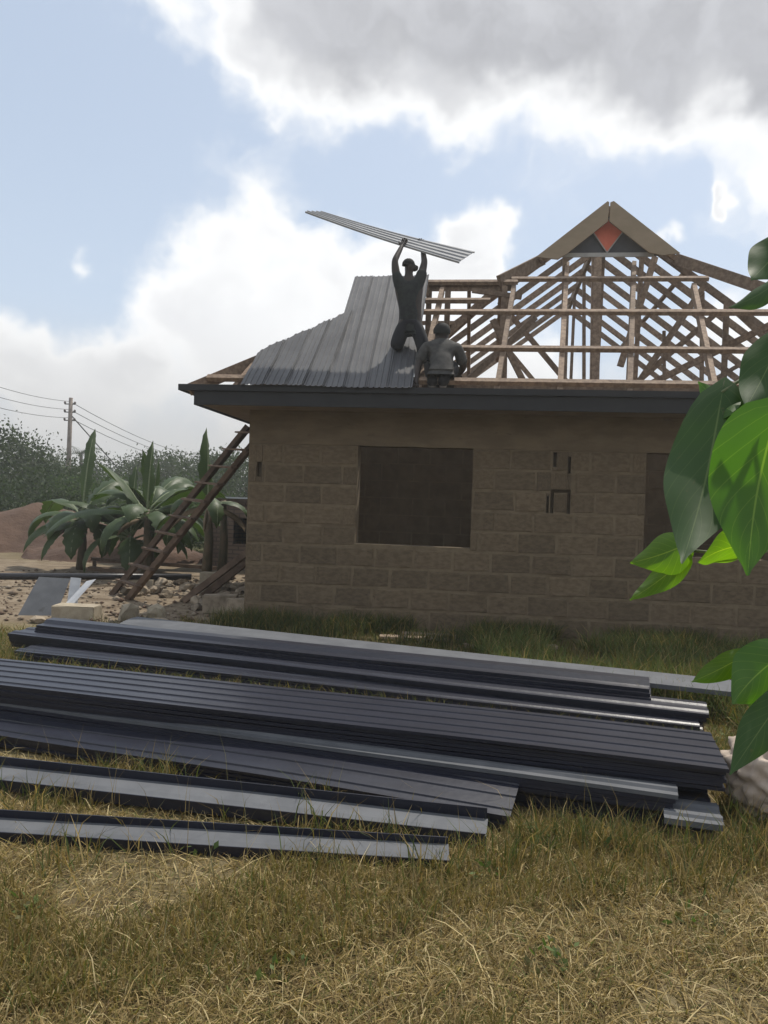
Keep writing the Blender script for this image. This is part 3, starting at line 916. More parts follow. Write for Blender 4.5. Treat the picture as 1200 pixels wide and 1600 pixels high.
def person(base, J, hands, looks, label, cats, sleeves=.55):
    """J: joint dict in house coordinates; looks: materials"""
    Jw = {}
    for k, v in J.items():
        w = W(v[:3])
        Jw[k] = (w.x, w.y, w.z, *v[3:])
    order = ['pelvis', 'belly', 'chest', 'neck', 'head', 'crown']
    E = chain(order) + [('head', 'face'), ('face', 'nose'), ('face', 'chin')]
    for s in 'LR':
        E += [('chest', 'sho' + s), ('sho' + s, 'elb' + s), ('elb' + s, 'wri' + s), ('wri' + s, 'palm' + s)]
        E += [('pelvis', 'hip' + s), ('hip' + s, 'kne' + s), ('kne' + s, 'ank' + s), ('ank' + s, 'toe' + s), ('head', 'ear' + s)]
        # five fingers from the palm: four curl over the edge, the thumb leaves the side of the palm
        wr, pl = Vector(Jw['wri' + s][:3]), Vector(Jw['palm' + s][:3])
        d = (pl - wr).normalized()
        side, curl = [Vector(q) for q in hands[s]]
        side = (side - d * side.dot(d)).normalized()
        for f, (o, ln) in enumerate(((-.030, .062), (-.010, .074), (.012, .070), (.031, .054))):
            a = pl + d * .028 + side * o
            b = a + d * ln * .45 + curl * ln * .35
            e = b + d * ln * -.10 + curl * ln * .60
            for nm, q in (('a', a), ('b', b), ('e', e)):
                Jw[f'f{f}{nm}{s}'] = (q.x, q.y, q.z, .0095)
            E += [('palm' + s, f'f{f}a{s}'), (f'f{f}a{s}', f'f{f}b{s}'), (f'f{f}b{s}', f'f{f}e{s}')]
        a = pl - d * .012 - side * .045 * (1 if s == 'L' else -1)
        b = a + d * .035 - side * .018 * (1 if s == 'L' else -1) + curl * .02
        for nm, q in (('ta', a), ('tb', b)):
            Jw[nm + s] = (q.x, q.y, q.z, .011)
        E += [('palm' + s, 'ta' + s), ('ta' + s, 'tb' + s)]
    body = link('person', skin_mesh('person', Jw, E), M['skin'])
    tag(body, label, 'person')

    def cloth(nm, keys, extra, edges, mat, grow):
        d = {}
        for k in keys:
            v = Jw[k]
            d[k] = (*v[:3], v[3] + grow, (v[4] if len(v) > 4 else v[3]) + grow)
        for k, (a, b, t, r) in extra.items():
            p = Vector(Jw[a][:3]).lerp(Vector(Jw[b][:3]), t)
            d[k] = (p.x, p.y, p.z, r)
        link(nm, skin_mesh(nm, d, edges), mat, body)
    sl = {}
    ed = chain(['pelvis', 'belly', 'chest', 'collar'])
    sl['collar'] = ('chest', 'neck', .80, .080)
    sl['hem'] = ('belly', 'pelvis', 1.5, .135)
    ed = [('pelvis', 'hem')] + ed
    for s in 'LR':
        sl['cuff' + s] = ('sho' + s, 'elb' + s, sleeves, .066)
        ed += [('chest', 'sho' + s), ('sho' + s, 'cuff' + s)]
    cloth('shirt', ['pelvis', 'belly', 'chest', 'shoL', 'shoR'], sl, ed, looks['shirt'], .014)
    tr, ed = {}, [('pelvis', 'waist')]
    tr['waist'] = ('pelvis', 'belly', .35, .135)
    for s in 'LR':
        tr['hem' + s] = ('kne' + s, 'ank' + s, 1.12, .064)
        ed += [('pelvis', 'hip' + s), ('hip' + s, 'kne' + s), ('kne' + s, 'hem' + s)]
    cloth('trousers', ['pelvis', 'hipL', 'hipR', 'kneL', 'kneR'], tr, ed, looks['trousers'], .016)
    # hair or cap as a shell over the crown
    h, cr = Vector(Jw['head'][:3]), Vector(Jw['crown'][:3])
    back = (h - Vector(Jw['face'][:3])).normalized()
    bm = bmesh.new()
    bmesh.ops.create_uvsphere(bm, u_segments=20, v_segments=12, radius=.100 if looks['topname'] == 'cap' else .080)
    ax = (cr - h).normalized()
    kill = [v for v in bm.verts if v.co.z < (-.05 if looks['topname'] == 'cap' else -.015)]
    bmesh.ops.delete(bm, geom=kill, context='VERTS')
    for v in bm.verts:
        v.co *= 1 + random.uniform(-.02, .03)
    me = bpy.data.meshes.new('hair')
    bm.to_mesh(me)
    bm.free()
    me.polygons.foreach_set('use_smooth', [True] * len(me.polygons))
    o = link(looks['topname'], me, looks['top'], body)
    o.matrix_world = Matrix.Translation(h + ax * (.028 if looks['topname'] == 'cap' else .020) + back * .010) @ ax.to_track_quat('Z', 'Y').to_matrix().to_4x4()
    for s in 'LR':                # shoes
        a, t = Vector(Jw['ank' + s][:3]), Vector(Jw['toe' + s][:3])
        d = (t - a)
        sj = {'heel': (*(a - d * .25 - Vector((0, 0, .03))), .042), 'mid': (*(a + d * .45 - Vector((0, 0, .018))), .046), 'tip': (*(t + d * .12), .040)}
        link('shoe', skin_mesh('shoe', sj, chain(['heel', 'mid', 'tip'])), looks['shoe'], body)
    return body


hw = lambda x, y, z: tuple(hu * x + hv * y + Vector((0, 0, z)))
stand = {
    'pelvis': (1.915, .09, 3.67, .130, .105), 'belly': (1.905, .07, 3.86, .125, .095), 'chest': (1.885, .11, 4.09, .150, .105), 'neck': (1.878, .14, 4.275, .052),
    'head': (1.882, .15, 4.380, .082), 'crown': (1.876, .145, 4.450, .062), 'face': (1.948, .185, 4.385, .053), 'nose': (1.990, .210, 4.392, .014), 'chin': (1.944, .185, 4.325, .036),
    'earL': (1.842, .225, 4.375, .018), 'earR': (1.918, .075, 4.375, .018),
    'shoL': (1.735, .10, 4.205, .066), 'elbL': (1.700, .14, 4.455, .042), 'wriL': (1.758, .27, 4.655, .029), 'palmL': (1.775, .315, 4.715, .034, .026),
    'shoR': (2.020, .12, 4.205, .066), 'elbR': (2.055, .24, 4.465, .042), 'wriR': (2.005, .45, 4.705, .029), 'palmR': (1.990, .500, 4.770, .034, .026),
    'hipL': (1.830, .09, 3.645, .098), 'kneL': (1.770, .00, 3.365, .068), 'ankL': (1.790, .30, 3.590, .045), 'toeL': (1.795, .41, 3.660, .034),
    'hipR': (2.010, .09, 3.645, .098), 'kneR': (2.100, -.02, 3.375, .066), 'ankR': (2.115, .09, 3.085, .045), 'toeR': (2.120, .20, 3.045, .034)}
person('person', stand, {'L': (hw(1, 0, 0), hw(.2, -.4, .5)), 'R': (hw(1, 0, 0), hw(-.2, -.5, .5))},
       dict(shirt=M['cloth_dark'], trousers=M['cloth_navy'], top=M['hair'], topname='hair', shoe=M['cloth_black']),
       'roofer in dark clothes kneeling on the roof with arms raised under a sheet', 'person')
crouch = {
    'pelvis': (2.345, -.40, 3.035, .140, .115), 'belly': (2.342, -.33, 3.175, .132, .108), 'chest': (2.335, -.23, 3.320, .155, .115), 'neck': (2.328, -.165, 3.435, .058),
    'head': (2.322, -.135, 3.505, .084), 'crown': (2.322, -.145, 3.570, .064), 'face': (2.318, -.065, 3.490, .055), 'nose': (2.316, -.020, 3.480, .014), 'chin': (2.318, -.070, 3.430, .036),
    'earL': (2.236, -.13, 3.490, .018), 'earR': (2.408, -.13, 3.490, .018),
    'shoL': (2.150, -.22, 3.345, .072), 'elbL': (2.075, -.32, 3.110, .045), 'wriL': (2.075, -.46, 2.930, .030), 'palmL': (2.072, -.495, 2.885, .033, .026),
    'shoR': (2.515, -.22, 3.335, .072), 'elbR': (2.590, -.17, 3.115, .045), 'wriR': (2.530, -.02, 3.055, .030), 'palmR': (2.515, .03, 3.045, .033, .026),
    'hipL': (2.255, -.38, 3.005, .100), 'kneL': (2.185, -.10, 3.165, .068), 'ankL': (2.255, -.470, 2.890, .045), 'toeL': (2.245, -.375, 2.850, .034),
    'hipR': (2.440, -.38, 3.005, .100), 'kneR': (2.480, -.10, 3.165, .068), 'ankR': (2.375, -.500, 2.890, .045), 'toeR': (2.375, -.400, 2.850, .034)}
person('person', crouch, {'L': (hw(1, 0, 0), hw(.1, -.2, -.4)), 'R': (hw(1, 0, 0), hw(-.2, -.2, -.4))},
       dict(shirt=M['cloth_grey'], trousers=M['cloth_black'], top=M['cloth_black'], topname='cap', shoe=M['sole']),
       'roofer in grey shirt and black cap crouching at the eave', 'person', .95)

# ------------------------------------------------------------------ ladder and loose timber by the side wall
lad = empty('wooden_ladder', W((-2.35, 1.48, 0)))
tag(lad, 'rough wooden ladder leaning up to the eave at the side of the house', 'ladder')
A0, A1 = Vector((-2.60, 1.75, .0)), Vector((-.56, 1.70, 2.56))
B0, B1 = Vector((-2.13, 1.30, .0)), Vector((-.16, 1.28, 2.52))
toL = lambda p: W(p) - lad.location
for a, b in ((A0, A1), (B0, B1)):
    MB().beam(toL(a), toL(b), .07, .105, (0, -1, .3), .010).build('rail', M['oldwood'], lad)
for k in range(10):
    t = .06 + k * .098
    p, q = A0.lerp(A1, t), B0.lerp(B1, t)
    e = (p - q).normalized() * .10
    MB().beam(toL(p + e) + Vector((0, 0, .062)), toL(q - e) + Vector((0, 0, .062)), .085, .028, (0, 0, 1), .006).build('rung', M['oldwood'], lad)
for p, q, lb in (((-2.80, 10.86, .03), (-1.95, 11.15, .74), 'weathered plank propped against the side wall beside the rubble'),
                 ((-2.62, 11.08, .03), (-1.90, 11.35, .66), 'second shorter plank propped against the side wall')):
    tag(MB().beam(p, q, .10, .045, (0, -1, .5), .01).build('plank', M['oldwood']), lb, 'plank')
tag(MB().beam((-5.7, 15.05, .22), (-3.0, 14.6, .16), .07, .06, (0, 0, 1), .01).build('timber_pole', M['oldwood']), 'long thin timber lying above the red earth behind the ladder', 'timber')
tag(MB().beam((-5.5, 14.4, .10), (-4.2, 14.1, .07), .09, .07, (0, 0, 1), .01).build('timber_pole', M['oldwood']), 'short dark timber lying at the foot of the red earth', 'timber')
for x in (-5.6, -3.1):
    tag(MB().beam((x, 14.95 if x < -4 else 14.6, 0), (x, 14.95 if x < -4 else 14.6, .2), .06, .06, (0, 1, 0), .005).build('timber_stake', M['oldwood']), 'short stake under the long thin timber', 'stake', 'stakes under the long timber')
pp = MB()
pp.tube([(-7.4, 11.55, .17), (-6, 12.02, .155), (-4.8, 12.5, .15), (-3.25, 13.1, .14)], .055, 12)
tag(pp.build('drain_pipe', M['blackpipe'], smooth=True), 'long black pipe lying across the sandy yard', 'pipe')
for x, y in ((-6.6, 11.82), (-4.0, 12.82)):
    tag(MB().box(x - .2, x + .2, y - .08, y + .08, 0, .10).build('pipe_block', M['paleblock']), 'flat block under the long black pipe', 'block', 'blocks under the black pipe')
# planks on the ground under the window
for k, (x0, y0, x1, y1, lb) in enumerate(((.0, 8.50, 1.75, 8.36, 'grey weathered board lying on the ground below the window'), (.25, 8.74, 1.5, 8.60, 'second board lying closer to the wall base'), (.9, 8.16, 1.9, 8.22, 'short board at the edge of the weeds below the window'))):
    tag(MB().beam((x0, y0, .03), (x1, y1, .035), .14, .03, (0, 0, 1), .006).build('board', M['soffit']), lb, 'board')


# ------------------------------------------------------------------ stones, blocks and scrap
def stone(x, y, s, label, group, seed, mat='stone', flat=.7):
    r = np.random.default_rng(seed)
    bm = bmesh.new()
    bmesh.ops.create_icosphere(bm, subdivisions=2, radius=1)
    for _ in range(9):            # chop flat facets
        nv = Vector(r.normal(size=3)).normalized()
        k = r.uniform(.55, .85)
        for v in bm.verts:
            e = v.co.dot(nv) - k
            if e > 0:
                v.co -= nv * e
    for v in bm.verts:
        v.co = Vector((v.co.x * s[0], v.co.y * s[1], v.co.z * s[2])) + Vector(r.normal(0, .008, 3))
    me = bpy.data.meshes.new('stone')
    bm.to_mesh(me)
    bm.free()
    o = link('stone', me, M[mat])
    o.location = (x, y, s[2] * .62)
    o.rotation_euler = (0, 0, r.uniform(0, 6))
    return tag(o, label, 'stone', group)


def loose_block(x, y, z, l, w, h, rz, label, mat='paleblock', tilt=0.0, group=None):
    bm = bmesh.new()
    bmesh.ops.create_cube(bm, size=1)
    for v in bm.verts:
        v.co = Vector((v.co.x * l, v.co.y * w, (v.co.z + .5) * h))
    bmesh.ops.bevel(bm, geom=bm.edges, offset=.012, segments=2, affect='EDGES')
    for v in bm.verts:
        v.co += Vector((random.uniform(-.006, .006) for _ in range(3)))
    me = bpy.data.meshes.new('block')
    bm.to_mesh(me)
    bm.free()
    o = link('concrete_block', me, M[mat])
    o.location = (x, y, z)
    o.rotation_euler = (tilt, 0, rz)
    return tag(o, label, 'block', group)


loose_block(-3.62, 9.15, 0, .52, .24, .17, R(-4), 'pale sandcrete block lying alone beside the scrap metal')
loose_block(-2.72, 12.5, .06, .44, .2, .23, R(-8), 'pale block set on the rubble behind the propped planks')
loose_block(-2.10, 10.05, 0, .44, .22, .24, R(6), 'mossy grey block at the corner of the house', 'stone')
loose_block(-1.84, 9.95, 0, .30, .2, .21, R(-20), 'broken half block touching the house corner', 'stone')
stone(-3.02, 9.15, (.17, .14, .15), 'pale boulder next to the single block', 'boulders in front of the ladder', 1, 'paleblock')
stone(-2.74, 9.32, (.15, .13, .14), 'pale boulder beside its twin near the ladder foot', 'boulders in front of the ladder', 2, 'paleblock')
stone(-2.55, 8.95, (.14, .10, .06), 'low flat stone in the weeds by the boulders', 'boulders in front of the ladder', 3)
stone(-3.9, 8.8, (.12, .10, .05), 'low flat stone in front of the scrap metal', 'boulders in front of the ladder', 4)
r = np.random.default_rng(12)
for k in range(46):
    x, y = r.uniform(-4.0, -2.0), r.uniform(11.4, 13.2)
    s = r.uniform(.05, .13)
    stone(x, y, (s * 1.2, s, s * .75), 'small rubble stone heaped behind the ladder foot', 'rubble behind the ladder foot', 100 + k)
for k in range(14):
    x, y = r.uniform(-2.6, -1.95), r.uniform(10.2, 11.6)
    s = r.uniform(.05, .11)
    stone(x, y, (s * 1.2, s, s * .75), 'small rubble stone under the propped planks', 'rubble under the planks', 200 + k)

# scrap of bent metal propped in the yard
sc_root = empty('scrap_metal', (-4.05, 9.55, 0))
tag(sc_root, 'bent scrap of grey and white sheet metal standing on the sand', 'scrap metal')
MB().quadbox([(-.33, -.28, .0), (.10, -.22, .0), (.10, -.216, .0), (-.33, -.276, .0), (-.27, .12, .43), (.12, .14, .42), (.12, .144, .42), (-.27, .124, .43)]).build('panel', M['sheet_back'], sc_root)
MB().quadbox([(.10, -.30, .0), (.20, -.28, .0), (.20, -.276, .0), (.10, -.296, .0), (.34, .10, .40), (.46, .10, .43), (.46, .104, .43), (.34, .104, .40)]).build('folded_strip', M['galv'], sc_root)
MB().quadbox([(.16, -.05, .10), (.28, -.06, .0), (.284, -.056, .0), (.164, -.046, .10), (.14, .10, .44), (.26, .12, .43), (.264, .124, .43), (.144, .104, .44)]).build('folded_strip', M['galv'], sc_root)

# loose gravel and clods trodden into the sandy yard
n = 1500
gx_, gy_ = r.uniform(-7.5, -1.9, n), r.uniform(8.6, 14.6, n)
sz = r.gamma(1.6, .010, n) + .006
oc = np.array([(1, 0, 0), (0, 1, 0), (-1, 0, 0), (0, -1, 0), (0, 0, .8), (0, 0, -.3)])
V = (oc[None] * (1 + r.uniform(-.35, .35, (n, 6, 1)))) * sz[:, None, None] + np.stack([gx_, gy_, sz * .3], 1)[:, None]
fo = np.array([(0, 1, 4), (1, 2, 4), (2, 3, 4), (3, 0, 4), (1, 0, 5), (2, 1, 5), (3, 2, 5), (0, 3, 5)])
F = (np.arange(n)[:, None, None] * 6 + fo[None]).reshape(-1, 3)
C = np.array([(.16, .12, .085), (.24, .195, .145), (.11, .07, .048)])[r.integers(0, 3, n)]
tag(soup('gravel', V.reshape(-1, 3), F, np.repeat(C, 6, 0), principled('gravel', attr_col, .95)), 'loose gravel and clods scattered over the sandy yard', 'gravel', kind='stuff')

# crumpled sack at the edge of the sheets
r = np.random.default_rng(4)
bm = bmesh.new()
bmesh.ops.create_icosphere(bm, subdivisions=5, radius=1)
dirs = [(Vector(r.normal(size=3)).normalized(), r.uniform(3, 9), r.uniform(0, 6)) for _ in range(16)]
for v in bm.verts:
    d = v.co.normalized()
    f = 1 + sum(.05 * (abs(math.sin(k * d.dot(q) * 2 + ph)) - .6) for q, k, ph in dirs)
    v.co = Vector((d.x * .24 * f, d.y * .22 * f, d.z * .24 * f))
me = bpy.data.meshes.new('sack')
bm.to_mesh(me)
bm.free()
me.polygons.foreach_set('use_smooth', [True] * len(me.polygons))
sack = link('sack', me, M['sack'])
sack.location = (2.02, 3.86, .20)
tag(sack, 'crumpled beige sack lying at the end of the sheet stacks', 'sack')

# ------------------------------------------------------------------ low brick shed behind
shed = empty('brick_shed', (-3.75, 16.2, 0), R(-5))
tag(shed, 'low unplastered brick shed with a dark window hole behind the ladder', 'shed')
sw = MB()
wall_with_holes(sw, 3.4, 1.5, 0.0, .14, [(.60, 1.05, .55, 1.10)])
sw.build('wall', M['shedbrick'], shed)
MB().box(0, .14, .141, 2.2, 0, 1.5).build('wall', M['shedbrick'], shed)
MB().box(3.26, 3.4, .141, 2.2, 0, 1.5).build('wall', M['shedbrick'], shed)
MB().box(.141, 3.259, 2.06, 2.2, 0, 1.5).build('wall', M['shedbrick'], shed)
MB().box(-.1, 3.5, -.12, 2.3, 1.503, 1.535).build('roof', M['galv'], shed)
MB().box(-.08, 3.48, -.10, -.06, 1.42, 1.500).build('roof_edge', M['oldwood'], shed)

# ------------------------------------------------------------------ utility poles and wires
def utility_pole(x, y, label):
    t = empty('utility_pole', (x, y, 0))
    tag(t, label, 'utility pole')
    MB().tube([(0, 0, 0), (0, 0, 3.4), (.02, 0, 6.45)], [.14, .12, .095], 12).build('post', M['pole'], t, True)
    for k, z in enumerate((6.2, 5.78, 5.35)):
        MB().beam((-.30, 0, z - .08), (.26, 0, z - .08), .05, .05).build('bracket', M['wire'], t)
        for s in (-.28, .24):
            MB().tube([(s, 0, z - .06), (s, 0, z + .0), (s, 0, z + .06)], [.05, .065, .03], 8).build('insulator', M['ceramic'], t, True)
    return t


utility_pole(-16.5, 40, 'tall wooden utility pole with brackets standing beyond the bush')
utility_pole(-15.4, 21, 'wooden utility pole standing nearer along the same line')
utility_pole(-18.6, 86, 'wooden utility pole far down the line beyond the trees')
tops = [(-15.4, 21), (-16.5, 40), (-18.6, 86)]
for i in range(2):
    for k, z in enumerate((6.26, 5.84, 5.41)):
        a, b = Vector((tops[i][0] - .02, tops[i][1], z)), Vector((tops[i + 1][0] - .02, tops[i + 1][1], z))
        pts = [a.lerp(b, t) - Vector((0, 0, (.5 if i == 0 else .9) * 4 * t * (1 - t))) for t in np.linspace(0, 1, 16)]
        o = MB().tube(pts, .012 if i == 0 else .018, 5).build('power_line', M['wire'])
        tag(o, ('near' if i == 0 else 'far') + ' span of power line, ' + ('top', 'middle', 'lowest')[k] + ' wire of the three', 'power line', 'power lines on the poles')
tag(MB().tube([(-16.4, 40, 5.5), (-15.3, 44, 3.0)], .03, 6).build('stay_wire', M['wire']), 'thick stay wire slanting down from the utility pole', 'stay wire')


# ------------------------------------------------------------------ vegetation
def rot_frame(n):
    """two unit vectors across each direction in n (k,3)"""
    a = np.where(np.abs(n[:, 2:3]) < .9, np.array([[0, 0, 1.]]), np.array([[1., 0, 0]]))
    s = np.cross(n, a)
    s /= np.linalg.norm(s, axis=1, keepdims=True)
    return s, np.cross(n, s)


def leaf_quads(C, size, r, droop=.35, aspect=.55):
    """diamond leaves at centres C: verts (4k,3), faces (k,4)"""
    k = len(C)
    d = r.normal(size=(k, 3))
    d[:, 2] -= droop
    d /= np.linalg.norm(d, axis=1, keepdims=True)
    s, t = rot_frame(d)
    ang = r.uniform(0, 2 * np.pi, (k, 1))
    s = s * np.cos(ang) + t * np.sin(ang)
    L = size * r.uniform(.6, 1.4, (k, 1))
    V = np.stack([C - d * L * .5, C + s * L * aspect * .5, C + d * L * .5, C - s * L * aspect * .5], 1)
    return V.reshape(-1, 3), np.arange(4 * k).reshape(k, 4)


def crown_points(r, cx, cy, cz, rx, ry, rz, clumps, per, spread):
    u = r.normal(size=(clumps, 3))
    u /= np.linalg.norm(u, axis=1, keepdims=True)
    rad = r.uniform(.35, 1.0, (clumps, 1)) ** .6
    cc = u * rad * np.array([[rx, ry, rz]]) + np.array([[cx, cy, cz]])
    P = np.repeat(cc, per, 0) + r.normal(size=(clumps * per, 3)) * spread * np.array([[1, 1, .7]])
    tone = np.repeat(r.uniform(.7, 1.3, clumps), per)
    return P, tone


def tree(name, x, y, h, rx, label, col_a, col_b, seed, trunk=.35, clumps=70, per=55, leaf=.22, cat='tree', group=None):
    r = np.random.default_rng(seed)
    t = empty(name, (x, y, 0))
    tag(t, label, cat, group)
    cz, rz = h * (1 + trunk) / 2, h * (1 - trunk) / 2
    pts, tone = crown_points(r, 0, 0, cz, rx, rx, rz, clumps, per, rx * .16)
    pts = pts[pts[:, 2] > .05]
    tone = tone[:len(pts)]
    V, F = leaf_quads(pts, leaf, r)
    mixk = r.uniform(0, 1, (len(pts), 1))
    C = (np.array(col_a) * (1 - mixk) + np.array(col_b) * mixk) * tone[:, None]
    soup('crown', V, F, np.repeat(C, 4, 0), M['foliage'], t)
    mb = MB()
    mb.tube([(0, 0, 0), (.05 * h * .3, 0, h * trunk * .6), (0, .03, h * (trunk + .3))], [.05 * h * .5 + .03, .04 * h * .5 + .02, .03], 8)
    for q in range(5):
        a = r.uniform(0, 6.28)
        mb.tube([(0, 0, h * (trunk * .5 + .05 * q)), (math.cos(a) * rx * .35, math.sin(a) * rx * .35, h * (trunk + .18)), (math.cos(a) * rx * .7, math.sin(a) * rx * .7, h * (trunk + .38))], [.045, .035, .012], 6)
    mb.build('trunk', M['bark'], t, True)
    return t


DG, MG = (.018, .032, .012), (.038, .058, .020)
trees = [
    (-17.6, 33.0, 4.2, 3.2, 'broad dark bush tree beside the utility pole', 90, 70, .26),
    (-13.0, 31.5, 2.5, 2.3, 'rounded dark green shrub behind the wide earth heap', 60, 55, .22),
    (-20.5, 28.0, 3.4, 2.6, 'dark leafy tree left of the wide earth heap', 70, 60, .24),
    (-22.5, 50.0, 3.9, 3.6, 'distant rounded tree under the near power line', 60, 50, .30),
    (-18.0, 52.0, 3.9, 3.4, 'distant tree behind the utility pole', 60, 50, .30),
    (-14.6, 49.0, 4.0, 3.2, 'distant tree beyond the tallest banana leaf', 60, 50, .30),
    (-11.3, 45.0, 3.9, 3.0, 'distant tree above the shed roof', 60, 50, .28),
    (-8.2, 41.0, 3.9, 2.8, 'distant crown showing beside the ladder top', 60, 50, .28),
    (-5.6, 36.0, 3.5, 2.6, 'distant tree close to the house wall', 60, 50, .26),
    (-9.6, 27.0, 2.1, 2.3, 'low dark shrub behind the peaked earth heap', 60, 55, .20),
    (-6.4, 24.5, 1.9, 1.9, 'leafy shrub between the banana plants and the shed', 60, 55, .18),
    (-12.5, 26.5, 2.0, 2.2, 'low spreading shrub behind both earth heaps', 60, 55, .20),
    (-16.5, 25.5, 2.2, 2.4, 'low shrub at the foot of the broad bush tree', 60, 55, .20),
    (-4.6, 21.0, 1.5, 1.1, 'small bright shrub in front of the brick shed', 50, 50, .13),
    (-5.9, 21.6, 1.4, 1.1, 'small leafy shrub behind the peaked earth heap', 50, 50, .13)]
for k, (x, y, h, rx, lb, cl, pe, lf) in enumerate(trees):
    ca, cb = (DG, MG) if k not in (9, 10, 13, 14) else ((.028, .052, .018), (.060, .092, .030))
    tree('tree' if h > 3.2 else 'shrub', x, y, h, rx, lb, ca, cb, 300 + k, .20 if h > 3.2 else .06, int(cl * 1.3), int(pe * 1.8), lf * .58, 'tree' if h > 3.2 else 'shrub', 'trees and shrubs behind the yard')


def palm(x, y, h, label, seed):
    r = np.random.default_rng(seed)
    t = empty('palm_tree', (x, y, 0))
    tag(t, label, 'palm', 'palms in the distance')
    MB().tube([(0, 0, 0), (.1, 0, h * .5), (0, 0, h)], [.2, .15, .13], 8).build('trunk', M['bark'], t, True)
    V, F, nv = [], [], 0
    for k in range(16):
        az, el = r.uniform(0, 6.28), r.uniform(.1, 1.2)
        L = r.uniform(1.3, 1.9)
        prev = None
        for i in range(14):
            s = i / 13
            e = el - 1.5 * s * s
            p = np.array([math.cos(az) * math.cos(el * .7) * L * s, math.sin(az) * math.cos(el * .7) * L * s, h + L * s * math.sin(el) - .9 * L * s * s * .6])
            for sg in (-1, 1):
                sd_ = np.array([-math.sin(az), math.cos(az), -.5]) * sg * .38 * (1 - .6 * s)
                fw_ = np.array([math.cos(az), math.sin(az), 0]) * .12
                V += [p, p + fw_ * .5, p + sd_ + fw_]
                F.append((nv, nv + 1, nv + 2))
                nv += 3
    V = np.array(V)
    soup('crown', V, np.array(F), np.tile(np.array([[.026, .042, .018]]), (len(V), 1)), M['foliage'], t)


palm(-23.8, 60, 4.6, 'distant palm rising above the far trees beside the pole', 1)
palm(-13.2, 58, 4.2, 'distant palm crown between the banana plants', 2)


def blade_surface(base, az, el0, L, droop, width, nl=16, fold=.35, seed=0, twist=0.0):
    """arching leaf: midrib leaves at elevation el0 and bends down by droop; returns (n, 5, 3)"""
    r = np.random.default_rng(seed)
    base = np.array(base, float)
    P = np.zeros((nl, 5, 3))
    p = base.copy()
    e = el0
    h = np.array([math.cos(az), math.sin(az), 0])
    side0 = np.array([-math.sin(az), math.cos(az), 0])
    for i in range(nl):
        s = i / (nl - 1)
        d = h * math.cos(e) + np.array([0, 0, math.sin(e)])
        nrm = -h * math.sin(e) + np.array([0, 0, math.cos(e)])
        tw = twist * s
        side = side0 * math.cos(tw) + nrm * math.sin(tw)
        nn = nrm * math.cos(tw) - side0 * math.sin(tw)
        w = width * .5 * (min(1, (s - .14) / .22) ** .75 * (1 - max(0, (s - .62) / .38) ** 2.0) if s > .15 else .05) + .004
        for j, q in enumerate((-1, -.5, 0, .5, 1)):
            jag = 1 + (r.uniform(-.34, .05) if abs(q) == 1 else 0)
            P[i, j] = p + side * w * q * jag * math.cos(fold) - nn * w * abs(q) * math.sin(fold)
        p = p + d * L / (nl - 1)
        e -= droop / (nl - 1) * (.4 + 1.2 * s)
    return P


def banana(x, y, h, leaves, label, stems=((0, 0, 1.0),), dead=0, seed=0):
    r = np.random.default_rng(seed)
    t = empty('banana_plant', (x, y, 0))
    tag(t, label, 'banana plant', 'banana plants behind the ladder')
    for dx, dy, k in stems:
        MB().tube([(dx, dy, 0), (dx + .03, dy, h * .5 * k), (dx, dy, h * k)], [.095 * k, .075 * k, .045 * k], 10).build('stem', M['banana_stem'], t, True)
    for i, (az, el, L, dr, w, tw) in enumerate(leaves):
        P = blade_surface((0, 0, h * r.uniform(.80, .98)), R(az + r.uniform(-8, 8)), R(el), L * 1.34 * r.uniform(.85, 1.15), R(dr * (1.75 if el < 75 else 1.5) * r.uniform(.8, 1.25)), w * 1.12, nl=26, seed=seed * 20 + i, twist=R(tw + r.uniform(-25, 25)))
        lf = link('leaf', grid_mesh('leaf', P), M['banana_leaf'], t)
        mid = P[:, 2] - np.array([0, 0, .012])
        MB().tube(mid[::3], np.linspace(.022, .006, len(mid[::3])), 6).build('midrib', M['stem'], lf, True)
    for i in range(dead):
        az = r.uniform(0, 360)
        P = blade_surface((0, 0, h * .88), R(az), R(-5), h * .55, R(80), .16, seed=seed * 30 + i, fold=1.1)
        link('dead_leaf', grid_mesh('dead_leaf', P), M['dry_leaf'], t)
    return t


banana(-5.93, 15.1, 1.10, [(178, 30, 1.25, 75, .46, 10), (196, 5, 1.05, 55, .40, 0), (215, -20, .95, 40, .36, 0), (2, 24, 1.35, 60, .46, -10), (-18, -10, .85, 60, .36, 0), (60, 62, 1.3, 60, .46, 20),
                           (150, 48, 1.25, 75, .46, 20), (100, 82, 1.40, 20, .24, 40), (250, 30, 1.0, 90, .44, 0), (300, 35, 1.0, 80, .42, 0), (30, 40, 1.2, 70, .46, 0), (275, 10, .9, 60, .40, 0)],
       'banana plant with drooping leaves in front of the red earth', seed=1, dead=3)
banana(-4.35, 14.1, 1.25, [(168, 62, 1.05, 35, .46, 35), (95, 86, 1.20, 12, .22, 60), (12, 50, 1.25, 50, .56, -40), (-10, 22, 1.15, 50, .50, 0), (190, 20, 1.35, 45, .46, 0), (150, 38, 1.2, 60, .46, 20),
                           (230, 20, 1.0, 70, .42, 0), (310, 30, 1.0, 80, .46, 0), (60, 45, 1.2, 60, .46, 0), (270, 45, 1.0, 90, .42, 0), (340, 5, .9, 50, .40, 0), (20, 10, 1.0, 60, .44, 0)],
       'tall banana plant with upright leaves left of the ladder', seed=2, dead=3)
banana(-2.92, 12.75, 1.55, [(120, 84, 1.0, 10, .30, 75), (200, 40, .7, 80, .30, 0), (20, 30, .8, 90, .30, 0), (300, 10, .7, 70, .28, 0), (180, 15, .8, 60, .32, 0)],
       'slim banana plants with one bright upright leaf beside the shed', stems=((0, 0, 1.0), (.22, .15, .95)), seed=3, dead=7)

